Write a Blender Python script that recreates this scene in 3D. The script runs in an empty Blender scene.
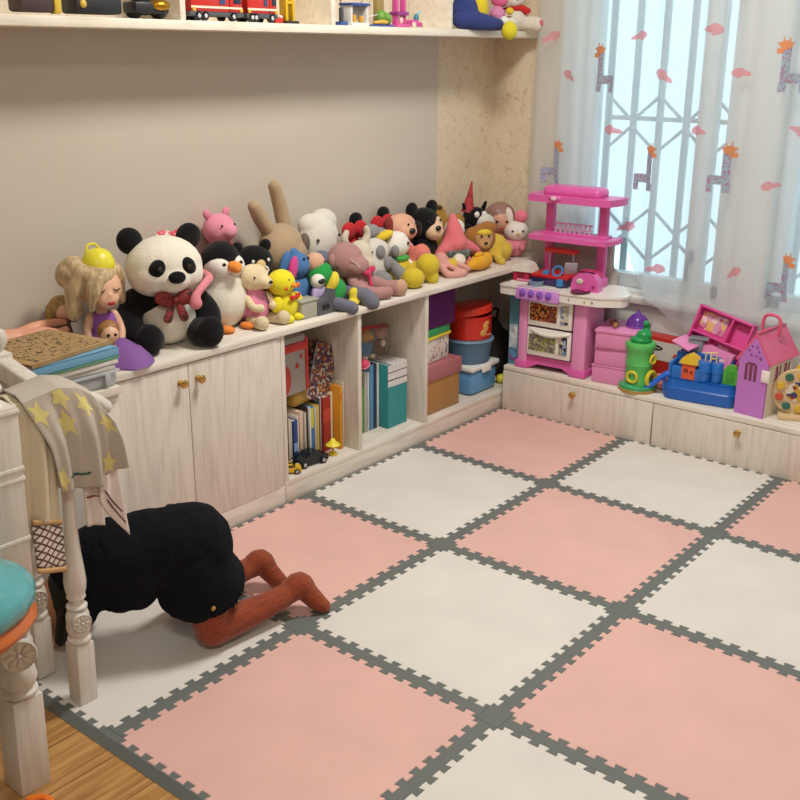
import bpy, bmesh, math, random
from mathutils import Vector, Matrix, Euler, noise
random.seed(7)
sc = bpy.context.scene
COL = sc.collection
R = math.radians
SIN, COS, PI = math.sin, math.cos, math.pi

# ------------------------------------------------------------------ materials
def hexlin(h):
    h = h.lstrip('#')
    c = [int(h[i:i+2], 16)/255 for i in (0, 2, 4)]
    return tuple((x/12.92 if x <= .04045 else ((x+.055)/1.055)**2.4) for x in c) + (1,)
MC = {}
def _new(name):
    m = bpy.data.materials.new(name); m.use_nodes = True
    nt = m.node_tree
    return m, nt, nt.nodes['Principled BSDF'], nt.nodes['Material Output']
def _coords(nt, scale=(1, 1, 1), kind='Object'):
    tc = nt.nodes.new('ShaderNodeTexCoord'); mp = nt.nodes.new('ShaderNodeMapping')
    mp.inputs['Scale'].default_value = scale
    nt.links.new(tc.outputs[kind], mp.inputs['Vector'])
    return mp.outputs['Vector']
def _noise(nt, vec, scale, detail=3, dist=0):
    n = nt.nodes.new('ShaderNodeTexNoise')
    n.inputs['Scale'].default_value = scale; n.inputs['Detail'].default_value = detail
    n.inputs['Distortion'].default_value = dist
    nt.links.new(vec, n.inputs['Vector'])
    return n.outputs['Fac']
def _ramp(nt, fac, stops):
    r = nt.nodes.new('ShaderNodeValToRGB')
    el = r.color_ramp.elements
    while len(el) > 1: el.remove(el[-1])
    el[0].position, el[0].color = stops[0][0], stops[0][1]
    for p, c in stops[1:]:
        e = el.new(p); e.color = c
    nt.links.new(fac, r.inputs['Fac'])
    return r.outputs['Color']
def _bump(nt, b, fac, strength, dist=.002):
    n = nt.nodes.new('ShaderNodeBump')
    n.inputs['Strength'].default_value = strength; n.inputs['Distance'].default_value = dist
    nt.links.new(fac, n.inputs['Height']); nt.links.new(n.outputs['Normal'], b.inputs['Normal'])
def mul(c, k): return tuple(min(1, x*k) for x in c[:3]) + (1,)

def plush(h):
    k = 'plush '+h
    if k in MC: return MC[k]
    m, nt, b, o = _new(k); c = hexlin(h)
    v = _coords(nt)
    f = _noise(nt, v, 260, 2); g = _noise(nt, v, 22, 3)
    nt.links.new(_ramp(nt, g, [(.3, mul(c, .94)), (.7, mul(c, 1.03))]), b.inputs['Base Color'])
    b.inputs['Roughness'].default_value = .95
    b.inputs['Specular IOR Level'].default_value = .15
    b.inputs['Sheen Weight'].default_value = .1
    b.inputs['Sheen Roughness'].default_value = .6
    _bump(nt, b, f, .6, .003)
    MC[k] = m; return m
def cloth(h, scale=400):
    k = 'cloth '+h
    if k in MC: return MC[k]
    m, nt, b, o = _new(k); c = hexlin(h)
    v = _coords(nt)
    f = _noise(nt, v, scale, 2); g = _noise(nt, v, 9, 3)
    nt.links.new(_ramp(nt, g, [(.3, mul(c, .9)), (.7, mul(c, 1.05))]), b.inputs['Base Color'])
    b.inputs['Roughness'].default_value = .9; b.inputs['Specular IOR Level'].default_value = .2
    _bump(nt, b, f, .35, .002)
    MC[k] = m; return m
def plastic(h, rough=.32):
    k = 'plastic %s %.2f' % (h, rough)
    if k in MC: return MC[k]
    m, nt, b, o = _new(k); c = hexlin(h)
    v = _coords(nt); g = _noise(nt, v, 6, 2)
    nt.links.new(_ramp(nt, g, [(.3, mul(c, .95)), (.7, mul(c, 1.03))]), b.inputs['Base Color'])
    b.inputs['Roughness'].default_value = rough
    MC[k] = m; return m
def paper(h): return plastic(h, .6)
def metal(h, rough=.3):
    k = 'metal '+h
    if k in MC: return MC[k]
    m, nt, b, o = _new(k)
    b.inputs['Base Color'].default_value = hexlin(h); b.inputs['Metallic'].default_value = 1; b.inputs['Roughness'].default_value = rough
    MC[k] = m; return m
def hair(h):
    k = 'hair '+h
    if k in MC: return MC[k]
    m, nt, b, o = _new(k); c = hexlin(h)
    v = _coords(nt, (1, 1, .15)); g = _noise(nt, v, 160, 3)
    nt.links.new(_ramp(nt, g, [(.3, mul(c, .55)), (.7, mul(c, 1.15))]), b.inputs['Base Color'])
    b.inputs['Roughness'].default_value = .5
    _bump(nt, b, g, .6, .003)
    MC[k] = m; return m
def clear(h, alpha=.35, rough=.15):
    """thin see-through plastic: part transparent, part tinted glossy film"""
    k = 'clear %s %.2f' % (h, alpha)
    if k in MC: return MC[k]
    m, nt, b, o = _new(k)
    b.inputs['Base Color'].default_value = hexlin(h); b.inputs['Roughness'].default_value = rough
    t = nt.nodes.new('ShaderNodeBsdfTransparent'); t.inputs['Color'].default_value = mul(hexlin(h), 1.0)
    x = nt.nodes.new('ShaderNodeMixShader'); x.inputs['Fac'].default_value = alpha
    nt.links.new(t.outputs[0], x.inputs[1]); nt.links.new(b.outputs[0], x.inputs[2]); nt.links.new(x.outputs[0], o.inputs['Surface'])
    MC[k] = m; return m
def speckle(h, h2, scale=60, lo=.52, hi=.6, rough=.7):
    """a base colour with printed blots of a second colour"""
    k = 'speckle %s %s %g %g' % (h, h2, scale, lo)
    if k in MC: return MC[k]
    m, nt, b, o = _new(k)
    f = _noise(nt, _coords(nt), scale, 4, .6)
    nt.links.new(_ramp(nt, f, [(lo, hexlin(h)), (hi, hexlin(h2))]), b.inputs['Base Color'])
    b.inputs['Roughness'].default_value = rough
    MC[k] = m; return m
def pictures(cols, scale=40, rough=.35):
    """busy printed artwork: small irregular cells of flat colours"""
    k = 'pictures '+' '.join(cols)+str(scale)
    if k in MC: return MC[k]
    m, nt, b, o = _new(k)
    vo = nt.nodes.new('ShaderNodeTexVoronoi'); vo.inputs['Scale'].default_value = scale
    nt.links.new(_coords(nt), vo.inputs['Vector'])
    sp = nt.nodes.new('ShaderNodeSeparateColor'); nt.links.new(vo.outputs['Color'], sp.inputs[0])
    n = len(cols); r = _ramp(nt, sp.outputs[0], [(i/n, hexlin(c)) for i, c in enumerate(cols)])
    r.node.color_ramp.interpolation = 'CONSTANT'
    nt.links.new(r, b.inputs['Base Color']); b.inputs['Roughness'].default_value = rough
    MC[k] = m; return m
def ash(axis, tone='dcd3c7', dark='d0c6b9'):
    """white-washed ash veneer with stretched cathedral grain"""
    k = 'ash %s %s' % (axis, tone)
    if k in MC: return MC[k]
    m, nt, b, o = _new(k)
    s = {'z': (1, 1, .06), 'y': (1, .06, 1), 'x': (.06, 1, 1)}[axis]
    v = _coords(nt, s)
    f = _noise(nt, v, 120, 4, .4)
    s2 = {'z': (1, 1, .16), 'y': (1, .16, 1), 'x': (.16, 1, 1)}[axis]
    w = nt.nodes.new('ShaderNodeTexNoise'); w.inputs['Scale'].default_value = 5; w.inputs['Detail'].default_value = 1
    nt.links.new(_coords(nt, s2), w.inputs['Vector'])
    sn = nt.nodes.new('ShaderNodeMath'); sn.operation = 'MULTIPLY'; sn.inputs[1].default_value = 70
    si = nt.nodes.new('ShaderNodeMath'); si.operation = 'SINE'
    nt.links.new(w.outputs['Fac'], sn.inputs[0]); nt.links.new(sn.outputs[0], si.inputs[0])
    mx = nt.nodes.new('ShaderNodeMath'); mx.operation = 'MULTIPLY_ADD'; mx.inputs[1].default_value = .10
    nt.links.new(si.outputs[0], mx.inputs[0]); nt.links.new(f, mx.inputs[2])
    nt.links.new(_ramp(nt, mx.outputs[0], [(.28, hexlin(dark)), (.5, hexlin(tone)), (.8, mul(hexlin(tone), 1.08))]), b.inputs['Base Color'])
    b.inputs['Roughness'].default_value = .45
    _bump(nt, b, f, .15, .001)
    MC[k] = m; return m

# ------------------------------------------------------------------ shapes (each returns a function that adds itself to a bmesh)
def _xf(c, rot=(0, 0, 0), s=(1, 1, 1)):
    return Matrix.Translation(c) @ Euler([R(a) for a in rot]).to_matrix().to_4x4() @ Matrix.Diagonal((*s, 1))
def E(c, r, rot=(0, 0, 0), seg=20, rings=12):
    if not isinstance(r, tuple): r = (r, r, r)
    def f(bm): bmesh.ops.create_uvsphere(bm, u_segments=seg, v_segments=rings, radius=1, matrix=_xf(c, rot, r))
    return f
def B(c, s, bev=.003, rot=(0, 0, 0), seg=2):
    def f(bm):
        g = bmesh.ops.create_cube(bm, size=1, matrix=_xf(c, rot) @ Matrix.Diagonal((*s, 1)))
        if bev > 0:
            b = min(bev, min(s)*.49)
            es = list({e for v in g['verts'] for e in v.link_edges})
            bmesh.ops.bevel(bm, geom=es, offset=b, segments=seg, affect='EDGES', profile=.5)
    return f
def rings_to_mesh(bm, rings, closed_ends=True, loop=False):
    vs = [[bm.verts.new(p) for p in ring] for ring in rings]
    n = len(vs[0]); k = len(vs)
    for i in range(k if loop else k-1):
        a, b = vs[i], vs[(i+1) % k]
        for j in range(n):
            bm.faces.new((a[j], a[(j+1) % n], b[(j+1) % n], b[j]))
    if closed_ends and not loop:
        bm.faces.new(vs[0][::-1]); bm.faces.new(vs[-1])
def smooth_path(pts, k=4):
    out = []
    n = len(pts)
    for i in range(n-1):
        p0, p1, p2, p3 = [Vector(pts[max(0, min(n-1, j))]) for j in (i-1, i, i+1, i+2)]
        for s in range(k):
            t = s/k
            out.append(.5*((2*p1)+(p2-p0)*t+(2*p0-5*p1+4*p2-p3)*t*t+(3*p1-p0-3*p2+p3)*t**3))
    out.append(Vector(pts[-1]))
    return out
def T(pts, seg=12, k=4, caps=True, loop=False, flat=1.0):
    """tapered tube through (x, y, z, radius) points with round ends"""
    def f(bm):
        P = [Vector(p) for p in pts]
        if k > 1 and len(P) > 2 and not loop: P = smooth_path(P, k)
        ps = [Vector(p[:3]) for p in P]; rs = [p[3] for p in P]
        n = len(ps); tang = []
        for i in range(n):
            a = ps[(i-1) % n] if (loop or i > 0) else ps[i]; b = ps[(i+1) % n] if (loop or i < n-1) else ps[i]
            tang.append((b-a).normalized())
        up = Vector((0, 0, 1)) if abs(tang[0].z) < .9 else Vector((1, 0, 0))
        u = tang[0].cross(up).normalized()
        rings = []
        def ring(p, u, v, r): return [p+(u*COS(2*PI*j/seg)+v*SIN(2*PI*j/seg)*flat)*r for j in range(seg)]
        for i in range(n):
            t = tang[i]; u = (u-t*u.dot(t)).normalized(); v = t.cross(u)
            if i == 0 and caps and not loop:
                for a in (75, 45, 20): rings.append(ring(ps[0]-t*rs[0]*SIN(R(a)), u, v, rs[0]*COS(R(a))))
            rings.append(ring(ps[i], u, v, rs[i]))
            if i == n-1 and caps and not loop:
                for a in (20, 45, 75): rings.append(ring(ps[i]+t*rs[i]*SIN(R(a)), u, v, rs[i]*COS(R(a))))
        rings_to_mesh(bm, rings, True, loop)
    return f
def L(c, prof, seg=24, rot=(0, 0, 0), squash=1):
    """lathe: (radius, height) profile spun around z"""
    def f(bm):
        mt = _xf(c, rot)
        rings_to_mesh(bm, [[mt @ Vector((max(r, .0003)*COS(2*PI*j/seg), max(r, .0003)*SIN(2*PI*j/seg)*squash, z)) for j in range(seg)] for r, z in prof])
    return f
def C(c, r, h, rot=(0, 0, 0), seg=20, bev=.0015):
    return L(c, [(0, 0), (r-bev, 0), (r, bev), (r, h-bev), (r-bev, h), (0, h)], seg, rot)
def PR(poly, h, mat=None):
    """polygon (x, y) extruded upward by h, then moved by a matrix"""
    mat = mat or Matrix()
    def f(bm):
        lo = [bm.verts.new(mat @ Vector((x, y, 0))) for x, y in poly]
        hi = [bm.verts.new(mat @ Vector((x, y, h))) for x, y in poly]
        n = len(poly)
        bm.faces.new(hi); bm.faces.new(lo[::-1])
        for i in range(n): bm.faces.new((lo[i], lo[(i+1) % n], hi[(i+1) % n], hi[i]))
    return f
def M(c, rot=(0, 0, 0), s=(1, 1, 1)): return _xf(c, rot, s)
def ring(c, r, t, rot=(0, 0, 0), seg=24, tseg=8):
    def f(bm):
        mt = _xf(c, rot)
        pts = [mt @ Vector((r*COS(2*PI*i/seg), r*SIN(2*PI*i/seg), 0)) for i in range(seg)]
        T([(*p, t) for p in pts], tseg, 1, False, True)(bm)
    return f
def G(fn, nu, nv, thick=0):
    """sheet from a parametric function of (u, v) in 0..1"""
    def f(bm):
        vs = [[bm.verts.new(fn(i/nu, j/nv)) for j in range(nv+1)] for i in range(nu+1)]
        for i in range(nu):
            for j in range(nv): bm.faces.new((vs[i][j], vs[i+1][j], vs[i+1][j+1], vs[i][j+1]))
    return f
def MY(*shapes):
    """the same shapes mirrored in y"""
    def f(bm):
        t = bmesh.new()
        for s in shapes: s(t)
        for v in t.verts: v.co.y *= -1
        bmesh.ops.reverse_faces(t, faces=t.faces)
        me = bpy.data.meshes.new('tmp'); t.to_mesh(me); t.free(); bm.from_mesh(me); bpy.data.meshes.remove(me)
    return f
def AT(mat, *shapes):
    """shapes moved by a matrix"""
    def f(bm):
        t = bmesh.new()
        for s in shapes: s(t)
        t.transform(mat)
        me = bpy.data.meshes.new('tmp'); t.to_mesh(me); t.free(); bm.from_mesh(me); bpy.data.meshes.remove(me)
    return f
def star(n, r1, r2, rot=90):
    return [((r1 if i % 2 == 0 else r2)*COS(R(rot+180*i/n)), (r1 if i % 2 == 0 else r2)*SIN(R(rot+180*i/n))) for i in range(2*n)]

# ------------------------------------------------------------------ objects
def obj(name, mat, shapes, parent=None, rm=0, smooth=True, solid=0, wobble=0, label=None):
    bm = bmesh.new()
    for s in (shapes if isinstance(shapes, (list, tuple)) else [shapes]): s(bm)
    bmesh.ops.recalc_face_normals(bm, faces=bm.faces)
    if wobble:
        for v in bm.verts: v.co += noise.noise_vector(v.co*25)*wobble
    me = bpy.data.meshes.new(name); bm.to_mesh(me); bm.free()
    o = bpy.data.objects.new(name, me); COL.objects.link(o)
    mats = mat if isinstance(mat, (list, tuple)) else [mat]
    for x in mats: me.materials.append(x)
    if rm:
        a = o.modifiers.new('a', 'REMESH'); a.mode = 'VOXEL'; a.voxel_size = rm
        s = o.modifiers.new('s', 'SMOOTH'); s.factor = .6; s.iterations = 5
        dg = bpy.context.evaluated_depsgraph_get()
        n = bpy.data.meshes.new_from_object(o.evaluated_get(dg))
        o.modifiers.clear(); old = o.data; o.data = n; bpy.data.meshes.remove(old); n.name = name
        me = n
    if solid:
        d = o.modifiers.new('solid', 'SOLIDIFY'); d.thickness = solid; d.offset = 0
    if smooth:
        me.shade_smooth()
        if not rm: me.set_sharp_from_angle(angle=R(38))
    if parent: o.parent = parent
    if label: o['label'] = label
    return o
def empty(name, loc, rz=0, tilt=(0, 0)):
    e = bpy.data.objects.new(name, None); COL.objects.link(e)
    e.empty_display_size = .02
    e.location = loc; e.rotation_euler = (R(tilt[0]), R(tilt[1]), R(rz))
    return e
def tag(o, label, cat, group=None, kind=None):
    o['label'] = label; o['category'] = cat
    if group: o['group'] = group
    if kind: o['kind'] = kind
    return o
def structure(name, mat, shapes, parent=None, **k):
    o = obj(name, mat, shapes, parent, **k)
    if not parent: o['kind'] = 'structure'
    return o
def thing(name, label, cat, loc, parts, rz=0, tilt=(0, 0), group=None, rm=.006, sc=1):
    """an Empty at the thing's base; parts are (name, material, shapes[, options]).
    'wheel*' makes two mirrored parts, 'door>handle' a sub-part of the last door"""
    root = empty(name, loc, rz, tilt); tag(root, label, cat, group)
    last = {}; root.scale = (sc, sc, sc)
    for p in parts:
        pn, mat, sh = p[:3]; op = dict(p[3]) if len(p) > 3 else {}
        sh = list(sh) if isinstance(sh, (list, tuple)) else [sh]
        par = root
        if '>' in pn: q, pn = pn.split('>'); par = last[q]
        two = pn.endswith('*'); pn = pn.rstrip('*')
        first = mat[0] if isinstance(mat, (list, tuple)) else mat
        if 'rm' not in op and first.name.startswith('plush') and len(sh) > 1: op['rm'] = rm
        last[pn] = obj(pn, mat, sh, par, **op)
        if two: last[pn] = obj(pn, mat, [MY(*sh)], par, **op)
    return root
def dup(o, loc=None, rz=None, parent=None):
    c = o.copy(); COL.objects.link(c)
    if parent: c.parent = parent
    if loc is not None: c.location = loc
    if rz is not None: c.rotation_euler.z = R(rz)
    for ch in list(o.children): dup(ch, parent=c)
    return c
# ------------------------------------------------------------------ the room
XL, YB = -.30, .32            # long wall and window wall
CX, CY = .030, -.030          # fronts of the long cabinet and of the window bench
TOP = .597                    # top of the long cabinet
BEN = .196                    # top of the window bench

m_floor, nt, b, o_ = _new('oak floor')
v = _coords(nt)
br = nt.nodes.new('ShaderNodeTexBrick')
for k_, val in (('Scale', 1.0), ('Mortar Size', .0015), ('Brick Width', 1.1), ('Row Height', .13), ('Bias', 0)): br.inputs[k_].default_value = val
br.inputs['Color1'].default_value = hexlin('b98a4e'); br.inputs['Color2'].default_value = hexlin('c79a5e'); br.inputs['Mortar'].default_value = hexlin('7b5630')
rot = nt.nodes.new('ShaderNodeMapping'); rot.inputs['Rotation'].default_value = (0, 0, R(90))
nt.links.new(v, rot.inputs['Vector']); nt.links.new(rot.outputs[0], br.inputs['Vector'])
gn = _noise(nt, _coords(nt, (1, .09, 1)), 55, 5, .8)
mxn = nt.nodes.new('ShaderNodeMix'); mxn.data_type = 'RGBA'; mxn.blend_type = 'MULTIPLY'; mxn.inputs[0].default_value = .8
nt.links.new(br.outputs['Color'], mxn.inputs[6]); nt.links.new(_ramp(nt, gn, [(.3, hexlin('b59c80')), (.65, (1, 1, 1, 1))]), mxn.inputs[7])
nt.links.new(mxn.outputs[2], b.inputs['Base Color']); b.inputs['Roughness'].default_value = .4

def wallpaper(paint):
    """textured cream wallpaper; on the long wall the part before y = -0.07 is smooth beige paint"""
    m, nt, b, o = _new('wallpaper')
    v = _coords(nt); f = _noise(nt, v, 38, 5, 1.2); f2 = _noise(nt, v, 120, 2)
    wp = _ramp(nt, f, [(.34, hexlin('cbb894')), (.42, hexlin('dacbb0')), (.7, hexlin('dfd1b8'))])
    if paint:
        sx = nt.nodes.new('ShaderNodeSeparateXYZ'); nt.links.new(v, sx.inputs[0])
        lt = nt.nodes.new('ShaderNodeMath'); lt.operation = 'LESS_THAN'; lt.inputs[1].default_value = -.07
        nt.links.new(sx.outputs['Y'], lt.inputs[0])
        mx = nt.nodes.new('ShaderNodeMix'); mx.data_type = 'RGBA'
        g = _noise(nt, v, 2, 2)
        nt.links.new(lt.outputs[0], mx.inputs[0]); nt.links.new(wp, mx.inputs[6])
        nt.links.new(_ramp(nt, g, [(.3, hexlin('c6bbac')), (.7, hexlin('ccc2b4'))]), mx.inputs[7])
        nt.links.new(mx.outputs[2], b.inputs['Base Color'])
    else:
        nt.links.new(wp, b.inputs['Base Color'])
    b.inputs['Roughness'].default_value = .75
    _bump(nt, b, f2, .15, .001)
    return m
white_paint = plastic('e9e4dc', .5)
WX, WY, WZ = 3.4, -4.8, 2.65
structure('floor', m_floor, B(((XL+WX)/2, (WY+YB)/2, -.05), (WX-XL+.4, YB-WY+.6, .1), 0))
structure('ceiling', white_paint, B(((XL+WX)/2, (WY+YB)/2, WZ+.05), (WX-XL+.4, YB-WY+.6, .1), 0))
structure('wall_left', wallpaper(True), B((XL-.1, (WY+YB)/2, WZ/2), (.2, YB-WY+.2, WZ), 0))
structure('wall_right', plastic('dad5cc', .7), B((WX+.1, (WY+YB)/2, WZ/2), (.2, YB-WY+.2, WZ), 0))
structure('wall_front', plastic('dad5cc', .7), B(((XL+WX)/2, WY-.1, WZ/2), (WX-XL, .2, WZ), 0))
# window wall with two openings
Y0, Y1 = YB, YB+.16
def wb(x0, x1, z0, z1): return B(((x0+x1)/2, (Y0+Y1)/2, (z0+z1)/2), (x1-x0, Y1-Y0, z1-z0), 0)
ZS, ZT = .50, 2.3
OP = [(.10, .76), (.93, 2.4)]
structure('wall_back', wallpaper(False), wb(XL, .02, 0, WZ))
structure('wall_back', plastic('e3e2dd', .6), [wb(.02, OP[0][0], 0, WZ), wb(OP[0][1], OP[1][0], ZS, ZT), wb(OP[0][0], WX, 0, ZS), wb(OP[0][0], WX, ZT, WZ), wb(OP[1][1], WX, ZS, ZT)])
structure('trim_1', white_paint, B((1.25, YB-.004, ZS-.03), (2.4, .05, .03), .006))
upvc = plastic('dfe2e2', .35)
m_glass, nt, b, o_ = _new('window glass')
gl = nt.nodes.new('ShaderNodeBsdfGlossy'); gl.inputs['Roughness'].default_value = .02
tr = nt.nodes.new('ShaderNodeBsdfTransparent'); tr.inputs['Color'].default_value = (.93, .98, .98, 1)
mx = nt.nodes.new('ShaderNodeMixShader'); mx.inputs[0].default_value = .06
nt.links.new(tr.outputs[0], mx.inputs[1]); nt.links.new(gl.outputs[0], mx.inputs[2]); nt.links.new(mx.outputs[0], o_.inputs['Surface'])
YW = YB+.09
def window(n, x0, x1, mull):
    e = empty('window_%d' % n, (x0, YW, ZS)); e['kind'] = 'structure'
    w, h = x1-x0, ZT-ZS
    fr = [B((w/2, 0, .0275), (w, .06, .055), .005), B((w/2, 0, h-.0275), (w, .06, .055), .005), B((.0275, 0, h/2), (.055, .06, h), .005), B((w-.0275, 0, h/2), (.055, .06, h), .005)]
    for m_, mw in mull: fr.append(B((m_-x0, -.005, h/2), (mw, .07, h), .006))
    obj('window_frame', upvc, fr, e)
    xs = [.05]+[q for m_, mw in mull for q in (m_-x0-mw/2+.004, m_-x0+mw/2-.004)]+[w-.05]
    for i in range(0, len(xs), 2):
        obj('pane', m_glass, B(((xs[i]+xs[i+1])/2, .01, h/2), (xs[i+1]-xs[i], .006, h-.1), 0), e)
    for m_, mw in mull:
        hd = obj('window_handle', metal('8d9092'), [B((m_-x0-.002, -.045, h*.06+.05), (.02, .012, .05), .003), T([(m_-x0, -.05, h*.06+.05, .006), (m_-x0, -.075, h*.06+.05, .006), (m_-x0, -.078, h*.06-.03, .006)], 8)], e)
    return e
window(1, OP[0][0], OP[0][1], [(.625, .065)])
window(2, OP[1][0], OP[1][1], [(1.62, .065)])
# folding security grille outside the panes
gm = plastic('a9b1b5', .5)
def grille(x0, x1, label):
    e = empty('security_grille', (x0, YB+.20, ZS)); tag(e, label, 'grille', 'folding security grilles')
    w, h, st = x1-x0, ZT-ZS, .115
    n = int(w/st)
    for i in range(n+1): obj('upright', gm, B((i*st+.02, 0, h/2), (.028, .014, h), .002), e)
    for z in (.02, h-.02, .66, 1.55): obj('track', gm, B((w/2, .012, z), (w, .012, .018), .002), e)
    for zc in (.20, .64, 1.55):
        sh = []
        for i in range(n):
            xa, xb = i*st+.02, (i+1)*st+.02
            s_ = 1 if i % 2 == 0 else -1
            for q in (-1, 1):
                sh.append(T([(xa, -.012, zc+q*(.11 if s_ > 0 else .01), 0.007), (xb, -.012, zc+q*(.01 if s_ > 0 else .11), .007)], 6, 1))
        obj('scissor_links', gm, sh, e)
grille(.12, .74, 'pale folding metal security grille outside the window beside the wall corner')
grille(.95, 2.38, 'pale folding metal security grille outside the wider window')
# neighbouring block far outside
bd = thing('apartment_building', 'pale apartment block far outside, seen through the window behind the curtain', 'building', (14, 42, -14), [
    ('wall', plastic('b8c0c6', .8), B((0, 0, 9), (16, 8, 18), .02)),
    ('roof', plastic('9aa4ac', .8), B((0, 0, 18.2), (16.6, 8.6, .5), .02))])
for i in range(6):
    for j in range(5): obj('window_opening', plastic('6f8798', .3), B((-6.5+2.6*i, -4.03, 2.2+3.3*j), (1.3, .12, 1.6), .02), bd)

# ------------------------------------------------------------------ long cabinet
az, ay, ax = ash('z'), ash('y'), ash('x')
gold = metal('c9a35c', .3)
def knob(parent, loc, rot):
    k_ = obj('knob', gold, L(loc, [(0, 0), (.009, 0), (.009, .003), (.005, .006), (.005, .012), (.011, .017), (.013, .021), (.010, .026), (0, .028)], 16, rot), parent)
    return k_
DV = [-2.6, -1.938, -1.288, -.916, -.544, YB-.004]
SPLIT = -1.655              # where the two doors meet
T_ = .018
BK = XL+.012
def cupboard(y0, y1, label):
    e = empty('door_cabinet', (CX, y0, 0)); tag(e, label, 'cabinet', None)
    w = y1-y0; D = CX-BK
    obj('carcass', az, [B((-D/2, .009, .32), (D-.004, .017, .512), .001), B((-D/2, w-.009, .32), (D-.004, .017, .512), .001),
                        B((-D/2, w/2, .073), (D-.006, w-.0345, .018), .001), B((-D+.006, w/2, .32), (.008, w-.036, .512), 0)], e)
    obj('plinth', ay, B((-.009, w/2, .0357), (.018, w-.001, .0712), .001), e)
    m_ = SPLIT-y0
    for i, (ya, yb) in enumerate(((.004, m_), (m_, w-.018))):
        d = obj('door', az, B((-.008, (ya+yb)/2, .322), (.018, yb-ya-.003, .500), .0015), e)
        knob(d, (.001, m_+(-1 if i == 0 else 1)*.032, .522), (0, 90, 0))
cupboard(DV[1], DV[2], 'white ash two door cabinet under the panda and the big doll')
# open shelving unit
e = empty('open_bookcase', (CX, DV[2], 0)); tag(e, 'white ash open bookcase of three bays holding books and storage boxes', 'bookcase')
D = CX-BK; WW = DV[5]-DV[2]
obj('plinth', ay, B((-.012, WW/2-.15, .036), (.02, WW-.31, .072), .001), e)
obj('bottom_board', ay, B((-D/2, WW/2, .076), (D-.002, WW, .018), .001), e)
for yy in (DV[2]+.010, DV[3], DV[4], DV[5]-.012): obj('divider', az, B((-D/2, yy-DV[2], .331), (D-.004, T_, .490), .001), e)
obj('back_panel', az, B((-D+.005, WW/2, .331), (.008, WW-.04, .490), 0), e)
# continuous slab on top
t_ = obj('worktop', ash('y', 'e4dcd0', 'd5cabd'), B(((CX+XL)/2+.004, (-1.943+YB)/2, TOP-.0105), (CX-XL+.008, YB+1.943-.004, .021), .003))
tag(t_, 'long pale ash cabinet top carrying the row of soft toys', 'cabinet top')

# ------------------------------------------------------------------ window bench
def bench(x0, x1, label):
    e = empty('bench_cabinet', (x0, CY, 0)); tag(e, label, 'cabinet', 'low flap cabinets under the window')
    w = x1-x0
    obj('carcass', ax, [B((w/2, .17, .07), (w-.031, .31, .012), 0), B((.008, .17, .09), (.015, .32, .175), .001), B((w-.008, .17, .09), (.015, .32, .175), .001)], e)
    d = obj('door', az, B((w/2, .001, .0885), (w-.004, .018, .173), .0015), e)
    knob(d, (w/2, -.008, .142), (90, 0, 0))
bx = [CX+.004, .706, 1.366, 2.03, 2.69]
for i, lb in enumerate(['low white ash cabinet in the corner, under the pink play kitchen', 'low white ash cabinet under the blue tub and purple playhouse', 'low white ash cabinet under the wooden disc toy', 'last low white ash cabinet along the window wall']):
    bench(bx[i], bx[i+1]-.001, lb)
t_ = obj('bench_slab', ash('x', 'e4dcd0', 'd5cabd'), B(((CX+.002+2.69)/2, (CY+YB)/2-.004, BEN-.0095), (2.69-CX-.004, YB-CY-.004, .019), .003))
tag(t_, 'pale ash window bench top where the plastic toys stand', 'bench top')

# ------------------------------------------------------------------ wall shelf above
e = empty('wall_shelf', (XL, -2.6, 1.466)); tag(e, 'long cream wall shelf high above the soft toys', 'shelf')
sw = ash('y', 'efe6d6', 'e3d8c5'); SD = .206; SL = YB-.003+2.6
obj('shelf_board', sw, B((SD/2+.001, SL/2, .0125), (SD, SL, .025), .002), e)
for yy in (-1.49, -.885, -.262): obj('upright', sw, B((SD/2, yy+2.6, .025+.19), (SD-.01, .02, .38), .002), e)
obj('top_board', sw, B((SD/2+.001, SL/2-.29, .415), (SD, SL-.58, .02), .002), e)
obj('back_panel', ash('z', 'dccfb8', 'cfc0a7'), B((.006, SL/2-.29, .215), (.008, SL-.6, .38), 0), e)
SH = 1.4912

# ------------------------------------------------------------------ foam mat: tiles and grey edging strips
mat_pink = plastic('dfb2a9', .62); mat_white = plastic('dcd7d0', .62); mat_grey = plastic('676c68', .65)
g_, a_, P_ = .029, .014, .6
X0, Yf = .050, -.050
def edge(p, q, out, n):
    """dovetail teeth from p to q, pointing along out"""
    p, q, out = Vector(p), Vector(q), Vector(out)
    pts = [p]
    for i in range(n):
        for t, k_ in ((.30, 0), (.22, 1), (.78, 1), (.70, 0)): pts.append(p+(q-p)*((i+t)/n)+out*a_*k_)
    return pts
def tx(c): return (X0 if c == 0 else c*P_+g_, (c+1)*P_-g_+(.09 if c == 2 else 0))
def ty(r): return (-(r+1)*P_+g_, Yf if r == 0 else -r*P_-g_)
def nteeth(l): return max(3, round(l/.0452))
TH = .012
def slab(name, mat, poly, z0=.001, th=TH):
    c = sum((Vector(p) for p in poly), Vector((0, 0)))/len(poly)
    o = obj(name, mat, PR([(p[0]-c.x, p[1]-c.y) for p in poly], th), smooth=False)
    o.location = (c.x, c.y, z0)
    bv = o.modifiers.new('bevel', 'BEVEL'); bv.width = .0012; bv.segments = 1; bv.limit_method = 'ANGLE'; bv.angle_limit = R(60)
    return o
tname = {(0, 0): 'in the far corner between bookcase and window bench', (1, 0): 'by the window bench below the blue tub', (2, 0): 'by the window bench beyond the wooden disc toy',
         (0, 1): 'beside the middle bay of the bookcase', (1, 1): 'diagonally next to the far corner tile', (2, 1): 'cut by the view edge, second from the bench',
         (0, 2): 'beside the door cabinet, under the child\'s toes', (1, 2): 'mid floor, right by the child\'s feet', (2, 2): 'large, third from the window bench',
         (0, 3): 'under the kneeling child', (1, 3): 'at the wood floor edge, before the kneeling child', (2, 3): 'cut by the bottom of the view'}
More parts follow.
